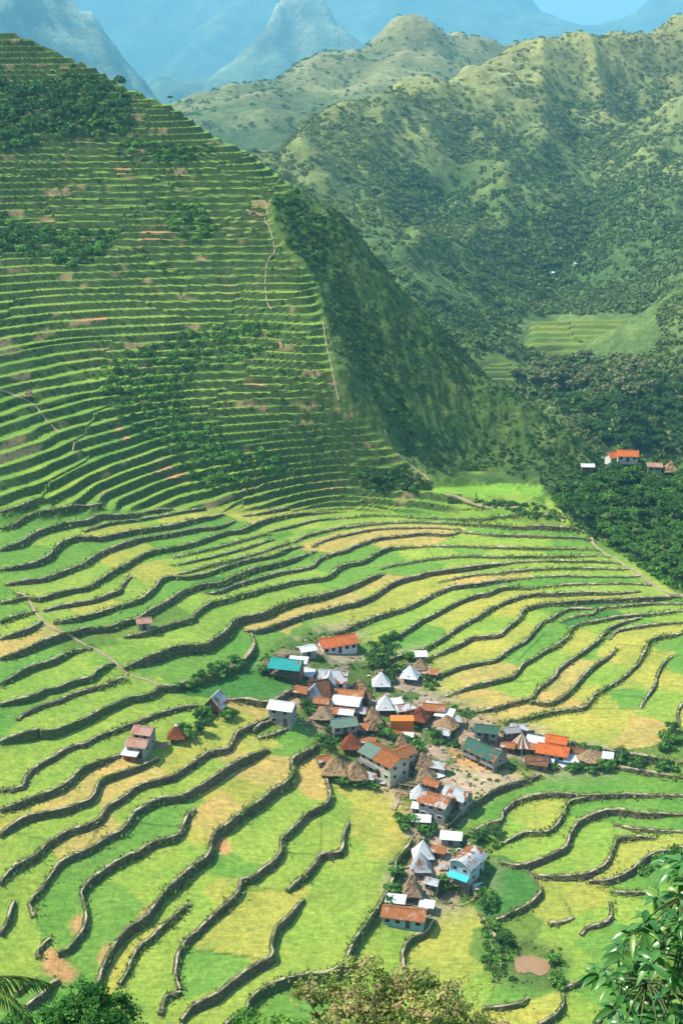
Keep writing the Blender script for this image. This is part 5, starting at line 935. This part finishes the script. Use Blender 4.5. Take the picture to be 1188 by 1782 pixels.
# ------------------------------------------------------------------ poles, lumber, clutter
def pole(label, px, py, h, arms=0):
    t = root('utility_pole', label, 'pole', px, py, 10); v, f = tube([(0, 0, -.6), (.02, 0, h*.5), (0, .03, h)], (.11, .09, .07), 6); part('post', (v, f), 'gwood', t)
    for k in range(arms): part('cross_arm', box(-.55, .55, -.05, .05, h-.5-k*.5, h-.4-k*.5), 'dwood', t)
pole('tall thin pole beside the orange boarded hall', 713, 1258, 8.5, 1); pole('tall pole standing at the village road beside the striped hut', 906, 1334, 9., 1); pole('pole in front of the large two-storey house', 717, 1345, 7.5, 1); pole('thin pole at the right end of the broad field bank', 1078, 1330, 4.5); pole('thin pole above the teal-roofed house', 505, 1128, 3.)
def lumber(label, px, py, n, L, hd, mess=.25, h=.12):
    t = root('lumber_pile', label, 'lumber pile', px, py, hd); bx_ = []
    for k in range(n):
        a = rng.normal(0, mess); c, s = math.cos(a), math.sin(a); v, f = box(-L/2, L/2, -.06, .06, 0, .1); v = np.stack([v[:, 0]*c-v[:, 1]*s+rng.normal(0, .2), v[:, 0]*s+v[:, 1]*c+rng.normal(0, .7), v[:, 2]+(k % 6)*h+.02*rng.random()], -1); bx_.append((v, f))
    part('planks', bx_, 'lumber', t)
lumber('heap of pale poles and sticks behind the teal roof', 492, 1141, 36, 4., 35, .5); lumber('loose timber heap below the small timber frame', 700, 1382, 30, 3., -20, .35); lumber('stack of boards beside the plank shacks', 893, 1297, 20, 3., -15); lumber('scattered planks by the tower houses', 282, 1299, 18, 3., 20, .4); lumber('scattered boards left of the half rusty row house', 537, 1258, 20, 2.6, -10, .6); lumber('boards lying below the rounded thatched hut', 760, 1288, 14, 2.6, -15, .3)
lumber('boards strewn in front of the blue house', 795, 1537, 16, 2.4, 10, .6)
t = root('timber_frame', 'bare timber house frame under construction beside the timber heap', 'timber frame', 715, 1374, -18)
for x_ in (-2, 0, 2):
    for y_ in (-1.4, 1.4): part('post', box(x_-.08, x_+.08, y_-.08, y_+.08, -.6, 1.6), 'lumber', t)
for y_ in (-1.4, 0, 1.4): part('beam', box(-2.3, 2.3, y_-.06, y_+.06, 1.6+.001*y_, 1.75), 'lumber', t)
for x_ in np.linspace(-2.2, 2.2, 9): part('rafter', box(x_-.05, x_+.05, -1.7, 1.7, 1.75, 1.85), 'lumber', t)
CL = [(690,1262,'cloth','white sheet hung before the orange hall, left one'),(706,1262,'cloth','white sheet hung before the orange hall, right one')]
for x, y, m_, l in CL:
    t = root('hung_sheet', l, 'sheet', x, y+8, 0); n_ = 7; xs = np.linspace(-.8, .8, n_); V = np.array([(u, .06*math.sin(u*5+v), .3+v) for v in (0, .5, 1.)for u in xs]); i = np.arange(21).reshape(3, 7); f_ = np.stack([i[:-1, :-1], i[:-1, 1:], i[1:, 1:], i[1:, :-1]], -1).reshape(-1, 4); part('cloth', (np.vstack([V, V+(0, .03, 0)]), np.vstack([f_, f_[:, ::-1]+21])), m_, t)
TS = [(1013,1335,.9,'white tarp among the clutter at the right village end'),(1040,1333,.8,'pale blue sheet of tin at the right village end'),(575,1350,.9,'white tin sheet propped at the edge of the broad thatched hut'),(660,1362,1.,'crumpled white tarp below the large two-storey house'),(760,1352,1.1,'white tin awning beside the twin thatched huts'),(980,1333,.9,'light sheet under the bright orange roof'),(770,1512,.7,'white sheet on the ground near the spiked roof'),(832,1545,.9,'white board leaning at the edge of the sunken pit'),(745,1345,.8,'small white roof panel between twin thatched huts'),(718,1322,.7,'small tin panel beside the banana plants')]
for k, (x, y, s, l) in enumerate(TS):
    t = root('tin_sheet', l, 'tin sheet', x, y, rng.random()*90-45); part('sheet', strip_roof([(-s, .35), (0, .55), (s, .5)], -s*1.3, s*1.3, .04, 0, 5), 'white' if k % 3 else 'silver', t)
    for sx_ in (-1, 1): part('post', box(sx_*s-.05, sx_*s+.05, -.05, .05, -.6, .45), 'dwood', t)
# broken stone, firewood and scraps strewn over the yards
n = 520; lo = np.min(VILL, 0); hi = np.max(VILL, 0); q = lo+rng.random((n*3, 2))*(hi-lo); q = q[inpoly(q[:, 0], q[:, 1], VILL)][:n]; G_ = on_ground(q[:, 0], q[:, 1]); bx_ = []; cc_ = []
for p in G_:
    a = rng.random()*6.28; sx_, sy_, sz_ = (.12+.4*rng.random()**2, .12+.2*rng.random(), .1+.25*rng.random()); v, f = box(-sx_, sx_, -sy_, sy_, -.1, sz_); c, s = math.cos(a), math.sin(a); v = v+rng.normal(0, .05, v.shape); bx_.append((np.stack([v[:, 0]*c-v[:, 1]*s, v[:, 0]*s+v[:, 1]*c, v[:, 2]], -1)+p, f)); cc_.append(np.tile(np.array([(.40,.33,.25),(.25,.20,.15),(.50,.45,.38),(.30,.18,.10),(.34,.27,.20)])[rng.integers(0, 5)], (8, 1)))
v, f = merge(bx_); me = np_mesh('rubble', v, f); vcol(me, np.vstack(cc_)); tag(link('rubble', me, M_HILL), kind='stuff')
# ------------------------------------------------------------------ paths
M_PATH = simple('path_stone', (.36,.28,.17), .3, 1.1, .9, None, .08)
def path(pts, w_, z=.12, name='path'):
    s = spl(pts, 5); P = resample(drop(s[:, 0], s[:, 1]), .8); z0 = np.maximum(zs(P[:, 0], P[:, 1]), np.maximum(zs(*side(P, .4).T), zs(*side(P, -.4).T))); z0 = np.convolve(np.pad(z0, 1, 'edge'), [.25, .5, .25], 'valid'); n = len(P); o1 = w_/2*(.7+.5*rng.random(n)); o2 = -w_/2*(.7+.5*rng.random(n))
    V = np.stack([np.c_[side(P, o1+.1), z0-.4], np.c_[side(P, o1), z0+z+.05*rng.random(n)], np.c_[side(P, o2), z0+z+.05*rng.random(n)], np.c_[side(P, o2-.1), z0-.4]], 1).reshape(-1, 3); i = np.arange(n*4).reshape(n, 4)
    f = np.concatenate([np.stack([i[:-1, a], i[:-1, a+1], i[1:, a+1], i[1:, a]], -1) for a in range(3)]); tag(link(name, np_mesh(name, V, f[:, ::-1]), M_PATH), kind='structure')
for pts, w_ in (([(38,1034),(50,1043),(58,1058),(68,1072),(78,1085),(90,1094),(112,1102),(130,1112),(152,1124),(168,1132),(186,1142),(200,1153),(214,1166),(234,1178),(256,1184),(280,1194),(300,1194),(345,1181),(400,1162)], .6), ([(462,352),(466,368),(460,384),(470,400),(478,438),(466,455),(462,480),(462,505),(466,530),(474,540)], .3), ([(562,560),(566,590),(575,630),(582,665),(590,700)], .28), ([(690,790),(720,815),(745,835),(752,850)], .5),
    ([(775,862),(800,868),(830,880),(870,884),(900,884)], 1.2), ([(940,896),(965,898),(982,908)], 1.2), ([(1028,936),(1034,950),(1050,962),(1070,974),(1092,988),(1115,1002),(1136,1018),(1158,1032),(1188,1036)], .8), ([(0,680),(30,690),(60,705),(80,730),(105,755)], .4), ([(683,1410),(690,1400),(692,1388),(690,1378)], .9), ([(840,1378),(870,1362),(900,1354)], 2.4), ([(994,1290),(1040,1300),(1085,1310),(1140,1319),(1188,1328)], .7), ([(1012,1331),(1066,1334),(1115,1341),(1188,1354)], .6), ([(437,1104),(441,1122),(436,1134),(421,1151),(401,1161)], .7), ([(430,366),(445,372),(462,376)], .5)): path(pts, w_)
# muddy pool and pit water
def pool(name, poly, c, rough):
    p = spl(poly+[poly[0]], 5)[:-1]; p = p+rng.normal(0, 1.3, p.shape); G = drop(p[:, 0], p[:, 1]); z = ZPOOL+.12; me = bpy.data.meshes.new(name); bm = bmesh.new(); bm.faces.new([bm.verts.new((g[0], g[1], z)) for g in G]); bm.to_mesh(me); m_ = simple(name+'_surface', c, .12, .5, rough, None, .01); tag(link(name, me, m_), kind='structure')
pool('muddy_water', [(892,1660),(906,1657),(920,1664),(950,1664),(958,1682),(944,1698),(918,1693),(900,1694)], (.33,.20,.10), .1)
# ------------------------------------------------------------------ the viewpoint's own slope and its plants
xs = np.arange(-70, 71, 2.); ys = np.arange(-30, 172, 2.); X, Y = np.meshgrid(xs, ys); Z = 143.2-.98*np.maximum(Y-1, 0)-.1*np.minimum(Y-1, 0)+(fbm(X/14, Y/14, 301, 4)-.6)*5*np.clip(Y/8, 0, 1)-1.2*np.clip(Y/6, 0, 1)
Z = np.maximum(Z, -60)
me = np_mesh('viewpoint_slope', np.stack([X, Y, Z], -1).reshape(-1, 3), grid_faces(len(xs), len(ys)), True); vcol(me, np.tile(np.array([[.06,.12,.025]]), (X.size, 1))*(.6+.8*fbm(X/5, Y/5, 303, 3).reshape(-1, 1))); tag(link('viewpoint_slope', me, M_HILL), kind='structure')
def zv(x, y): return bil(Z, x, y, -70, -30, 2.)
m, nt, b = mat('glossy_leaf', .32); b.inputs['Specular IOR Level'].default_value = .5; a_ = nd(nt, 'ShaderNodeAttribute', attribute_name='col'); nt.links.new(a_.outputs['Color'], b.inputs['Base Color'])
tr = nt.nodes.new('ShaderNodeBsdfTranslucent'); nt.links.new(a_.outputs['Color'], tr.inputs['Color']); ms = nt.nodes.new('ShaderNodeMixShader'); ms.inputs[0].default_value = .25; nt.links.new(b.outputs[0], ms.inputs[1]); nt.links.new(tr.outputs[0], ms.inputs[2]); nt.links.new(ms.outputs[0], nt.nodes['Material Output'].inputs['Surface']); M_GLOSS = m
def big_leaves(p, d, ln, wd, colr):
    """long curved leaves: base point, direction, built as 4x2 folded strips"""
    n = len(p); d = d/np.linalg.norm(d, axis=1)[:, None]; s = np.cross(d, np.array((0, 0, 1.))); s /= np.linalg.norm(s, axis=1)[:, None]+1e-6
    rl = rng.normal(0, .5, (n, 1)); u = np.cross(s, d); s = s*np.cos(rl)+u*np.sin(rl); u = np.cross(s, d); ts = np.array((0, .18, .42, .7, .9, 1.)); ws = np.array((.08, .62, 1., .78, .34, .02)); V = []
    for t, w_ in zip(ts, ws):
        c = p+d*(ln*t)[:, None]-np.array((0, 0, 1.))*(ln*.42*t*t)[:, None]
        for k in (-1, 0, 1): V.append(c+s*(wd*.5*w_*k)[:, None]+u*(wd*.16*w_*abs(k))[:, None])
    V = np.stack(V, 1); k = len(ts)*3; i = np.arange(k).reshape(-1, 3); f = np.concatenate([np.stack([i[:-1, a], i[:-1, a+1], i[1:, a+1], i[1:, a]], -1) for a in (0, 1)]).reshape(-1, 4)
    F = (f[None]+(np.arange(n)*k)[:, None, None]).reshape(-1, 4); return V.reshape(-1, 3), F, np.repeat(colr, k, 0)
# big glossy-leaved branch at the lower right, about nine metres away
POLY = [(1195,1492),(1170,1500),(1150,1545),(1160,1580),(1120,1610),(1110,1640),(1075,1650),(1070,1690),(1035,1690),(1020,1712),(1060,1715),(1075,1740),(1060,1790),(1090,1850),(1300,1850),(1320,1480)]
q = scat(POLY, 150, 13); q = np.vstack([q, [(1160,1506),(1142,1560),(1112,1612),(1078,1650),(1030,1704),(1055,1700),(1066,1760),(1180,1520),(1095,1628)]]); Yd = 8.6+2.6*rng.random(len(q)); T = at(q[:, 0], q[:, 1], Yd)
root_p = np.array((3.9, 9.6, float(zv(3.9, 9.6)))); hub = at(np.array([1330.]), np.array([1800.]), np.array([9.6]))[0]
t = bpy.data.objects.new('glossy_leaf_tree', None); COL.objects.link(t); t.location = root_p; tag(t, 'close tree with big glossy drooping leaves filling the lower right corner', 'tree')
parts = [tube(spl([root_p-(0, 0, .6), (root_p+hub)/2+(.1, 0, 0), hub], 4), np.linspace(.13, .07, 9), 8)]
limb = []
for px, py in ((1195,1560),(1182,1520),(1130,1650),(1152,1600),(1095,1670),(1085,1745),(1055,1702),(1220,1700),(1150,1760),(1105,1800),(1125,1710),(1165,1660)):
    e = at(np.array([px]), np.array([py]), np.array([9.6+.6*rng.random()]))[0]; c = spl([hub, (hub+e)/2+(0, .1, .12), e], 5); limb.append(c); parts.append(tube(c, np.linspace(.026, .010, len(c)), 6))
LP = np.vstack(limb); L_, F_, C_ = [], [], []; off = 0
for tip in T:
    s = LP[np.argmin(np.linalg.norm(LP-tip-(0, 0, .25), axis=1))]; c = spl([s, (s+tip)/2+(0, 0, .06), tip], 3); parts.append(tube(c, np.linspace(.012, .005, len(c)), 4)); n = rng.integers(9, 15)
    a = np.arange(n)*2.4+rng.random()*6; d = np.stack([np.cos(a), np.sin(a), rng.uniform(-.35, .75, n)], -1); p = np.repeat(tip[None], n, 0)-(c[-1]-c[-2])[None]*rng.random((n, 1))*1.2
    g = rng.random((n, 1)); cc = np.array((.05,.19,.035))*(1-g)+np.array((.13,.32,.06))*g; y = rng.random((n, 1)) < .10; cc = np.where(y, np.array((.22,.36,.06)), cc)
    v, f, k = big_leaves(p, d, rng.uniform(.125, .20, n), rng.uniform(.045, .068, n), cc); L_.append(v); F_.append(f+off); C_.append(k); off += len(v)
v, f = merge(parts); link('trunk', np_mesh('trunk', v-root_p, f, True), simple('green_twig', (.10,.14,.05), .3, 8.), t)
me = np_mesh('leaves', np.vstack(L_)-root_p, np.vstack(F_), True); vcol(me, np.vstack(C_)); link('crown', me, M_GLOSS, t)
# pale blossoming tree in the middle of the bottom edge, some 45 m away
def crown_tree(name, label, lobes_px, Yc, pal, ncl, nl, ln, wd, rc, rb, twigs=0, fill=.3):
    lobes = []
    for px, py, r in lobes_px:
        c = at(np.array([px]), np.array([py]), np.array([Yc+rng.uniform(-1, 1)]))[0]; rr = r*np.linalg.norm(c-CAM)/FPX; lobes.append((c, (rr, rr, rr*.9)))
    cen = np.mean([l[0] for l in lobes], 0); b_ = np.array((cen[0], cen[1], float(zv(cen[0], cen[1])))); me = crown_mesh(name+'_crown', [(l[0]-b_, l[1]) for l in lobes], ncl, nl, ln, wd, pal, rc, fill)
    parts = [tube(spl([(0, 0, -1), (.2, .1, (cen-b_)[2]*.35), (cen-b_)*(.2, .2, .6)], 4), np.linspace(rb, rb*.7, 9), 8)]; s0 = (cen-b_)*(.2, .2, .6)
    for l in lobes:
        e = l[0]-b_; parts.append(tube(spl([s0, (s0+e)/2-(0, 0, .3), e+(0, 0, l[1][2]*.4)], 4), np.linspace(rb*.3, rb*.08, 9), 6))
        for k in range(twigs):
            d = unit(1)[0]; d[2] = abs(d[2]); parts.append(tube([e, e+d*l[1][0]*.6, e+d*l[1][0]*1.05+(0, 0, .05)], (rb*.12, rb*.07, rb*.03), 4))
    v, f = merge(parts); t = bpy.data.objects.new(name, None); COL.objects.link(t); t.location = b_; tag(t, label, 'tree'); link('trunk', np_mesh('trunk', v, f, True), M_BARK, t); link('crown', me, None, t); return t
crown_tree('blossoming_tree', 'pale tan and yellow-green blossoming tree at the middle of the bottom edge', [(635,1698,36),(575,1738,40),(528,1738,26),(630,1770,50),(700,1740,50),(765,1755,45),(690,1810,60),(805,1792,45),(575,1812,44),(860,1806,32),(730,1712,26)], 44, [(.46,.42,.16), (.55,.42,.20), (.34,.42,.10), (.22,.32,.06), (.38,.40,.13), (.15,.23,.05)], 560, 20, .17, .10, .30, .16, 6)
crown_tree('broadleaf_tree', 'dense dark green tree crown at the left of the bottom edge', [(150,1752,40),(195,1772,42),(105,1792,42),(62,1808,38),(228,1808,26),(150,1808,58),(30,1800,32)], 38, [(.055,.19,.03), (.08,.25,.04), (.13,.33,.06), (.06,.21,.04)], 420, 24, .16, .085, .26, .15, 2)
crown_tree('broadleaf_tree', 'low bright green bush top just right of the dark tree on the bottom edge', [(440,1800,40),(500,1800,35)], 40, BRT, 70, 22, .14, .08, .25, .1, 2)
# palm at the lower left with two fronds reaching into the picture
def palm_front(label, px, py, Yc, tips):
    c = at(np.array([px]), np.array([py]), np.array([Yc]))[0]; b_ = np.array((c[0], c[1], float(zv(c[0], c[1])))); P, C_ = [], []
    for tx, ty, dY, sag in tips:
        e = at(np.array([tx]), np.array([ty]), np.array([Yc+dY]))[0]; d = e-c; n_ = 30; u = np.linspace(0, 1, n_)[:, None]; spn = c+d*u+np.array((0, 0, 1.))*(4*u*(1-u))*sag; spn -= b_; v, f = tube(spn, np.linspace(.035, .008, n_), 5); P.append((v, f)); C_.append(np.repeat(np.array([[.16,.20,.06]]), len(v), 0)); L = np.linalg.norm(d); m_ = 46
        t = np.linspace(.1, .995, m_); q = np.stack([np.interp(t, u[:, 0], spn[:, k]) for k in range(3)], -1); ax = d/L; sd = np.cross(ax, (0, 0, 1.)); sd /= np.linalg.norm(sd)
        for s in (-1, 1):
            ll = L*.22*np.sin(np.pi*(.18+.74*t))**.7; dd = ax*.55+s*sd*.55+np.array((0, 0, -.75))+rng.normal(0, .06, (m_, 3)); dd /= np.linalg.norm(dd, axis=1)[:, None]; tipz = q+dd*ll[:, None]-np.array((0, 0, .18))*ll[:, None]; mid = q+dd*ll[:, None]*.5; w_ = ax*L*.016
            V = np.stack([q-w_*.5, mid-w_*.7, tipz, mid+w_*.7], 1).reshape(-1, 3); P.append((V, np.arange(len(V)).reshape(-1, 4))); C_.append(np.repeat(np.array([[.045,.13,.028]])*(.7+.6*rng.random((m_, 1))), 4, 0))
    v, f = merge(P); t = bpy.data.objects.new('coconut_palm', None); COL.objects.link(t); t.location = b_; tag(t, label, 'palm tree'); tv, tf = tube(spl([(0, 0, -.8), (.15, 0, (c-b_)[2]*.5), c-b_], 4), .14, 8); link('trunk', np_mesh('trunk', tv, tf, True), M_BARK, t); me = np_mesh('crown', v, f); vcol(me, C_ := np.vstack(C_)); link('crown', me, M_LEAF, t)
palm_front('palm reaching its drooping fronds in from the lower left edge', -95, 1735, 19, [(88,1712,.3,.25), (62,1790,-.6,.55), (-10,1850,-2,.5), (-220,1650,1,.5), (-260,1760,-1,.5), (-120,1600,3,.4), (-60,1640,2.5,.4), (-180,1880,-2,.4)])
# feathery grass stems before the yellow field
b0 = at(np.array([835.]), np.array([1830.]), np.array([16.]))[0]; t = bpy.data.objects.new('plume_grass', None); COL.objects.link(t); t.location = b0; tag(t, 'thin feathery grass stems rising before the yellow field at the bottom edge', 'grass plant')
parts = []; cl = []
for px, py, yy in ((812,1690,16.),(850,1672,16.3),(870,1680,15.8),(830,1712,16.1),(795,1725,16.2)):
    e = at(np.array([px]), np.array([py]), np.array([yy]))[0]-b0; s = np.array((rng.normal(0, .06), 0, -.9)); c = spl([s, e*.5+(0, 0, .05), e], 6); v, f = tube(c, np.linspace(.006, .002, len(c)), 4); parts.append((v, f))
    for k in range(26):
        u = c[-1-k//6]*(1-k%6/6)+c[-2-k//6]*(k%6/6); d = rng.normal(0, 1, 3)*(.5, .5, .2)+(0, 0, -.3); d /= np.linalg.norm(d); l = .09*(.5+rng.random()); w_ = np.cross(d, (0, 1, 0))*.004; parts.append((np.array([u, u+d*l*.5+w_, u+d*l, u+d*l*.5-w_]), np.array([[0, 1, 2, 3]])))
v, f = merge(parts); link('stems', np_mesh('stems', v, f), simple('dry_stem', (.34,.38,.12), .2, 3.), t)
# ------------------------------------------------------------------ light, air, camera
w = bpy.data.worlds.new('World'); SC.world = w; w.use_nodes = True; nt = w.node_tree; bg = nt.nodes['Background']
SUN = np.array((-.56, .05, .83)); SUN /= np.linalg.norm(SUN)
el = math.asin(SUN[2]); azm = math.atan2(SUN[0], SUN[1])
sk = nt.nodes.new('ShaderNodeTexSky'); sk.sky_type = 'NISHITA'; sk.sun_disc = False; sk.sun_elevation = el; sk.sun_rotation = azm; sk.altitude = 1000; sk.dust_density = 1.5
nt.links.new(sk.outputs[0], bg.inputs[0]); bg.inputs[1].default_value = .12
sl = bpy.data.lights.new('sun', 'SUN'); sl.energy = 4.9; sl.angle = R(.5); sl.color = (1., .94, .80)
so = bpy.data.objects.new('sun', sl); COL.objects.link(so); so.rotation_euler = Vector(SUN).to_track_quat('Z', 'Y').to_euler()
if HAZE:
    x0, x1, y0, y1, z0, z1 = -9500, 9500, -40, 21000, -1500, 3200
    v = [(x, y, z) for z in (z0, z1) for y in (y0, y1) for x in (x0, x1)]
    f = [(0, 2, 3, 1), (4, 5, 7, 6), (0, 1, 5, 4), (2, 6, 7, 3), (0, 4, 6, 2), (1, 3, 7, 5)]
    hm = bpy.data.materials.new('haze_air'); hm.use_nodes = True; nt = hm.node_tree; nt.nodes.clear()
    o_ = nt.nodes.new('ShaderNodeOutputMaterial'); pv = nt.nodes.new('ShaderNodeVolumePrincipled'); nt.links.new(pv.outputs[0], o_.inputs['Volume'])
    pv.inputs['Color'].default_value = (.30, .75, 1., 1); pv.inputs['Density'].default_value = HAZE; pv.inputs['Anisotropy'].default_value = 0.
    tag(link('haze', np_mesh('haze', np.array(v), np.array(f)), hm), kind='stuff')
cd = bpy.data.cameras.new('camera'); cam = bpy.data.objects.new('camera', cd); COL.objects.link(cam)
cam.location = CAM; cam.rotation_euler = (R(90)+PITCH, 0, 0)
cd.sensor_fit = 'VERTICAL'; cd.sensor_height = 36; cd.sensor_width = 24; cd.lens = 50.0; cd.clip_end = 30000; cd.clip_start = .5
SC.camera = cam
SC.view_settings.view_transform = 'Standard'; SC.view_settings.look = 'None'; SC.view_settings.exposure = EXPO; SC.view_settings.gamma = 1
SC.cycles.use_denoising = True; SC.cycles.max_bounces = 5; SC.cycles.volume_bounces = 2; SC.cycles.transparent_max_bounces = 8
SC.render.film_transparent = False
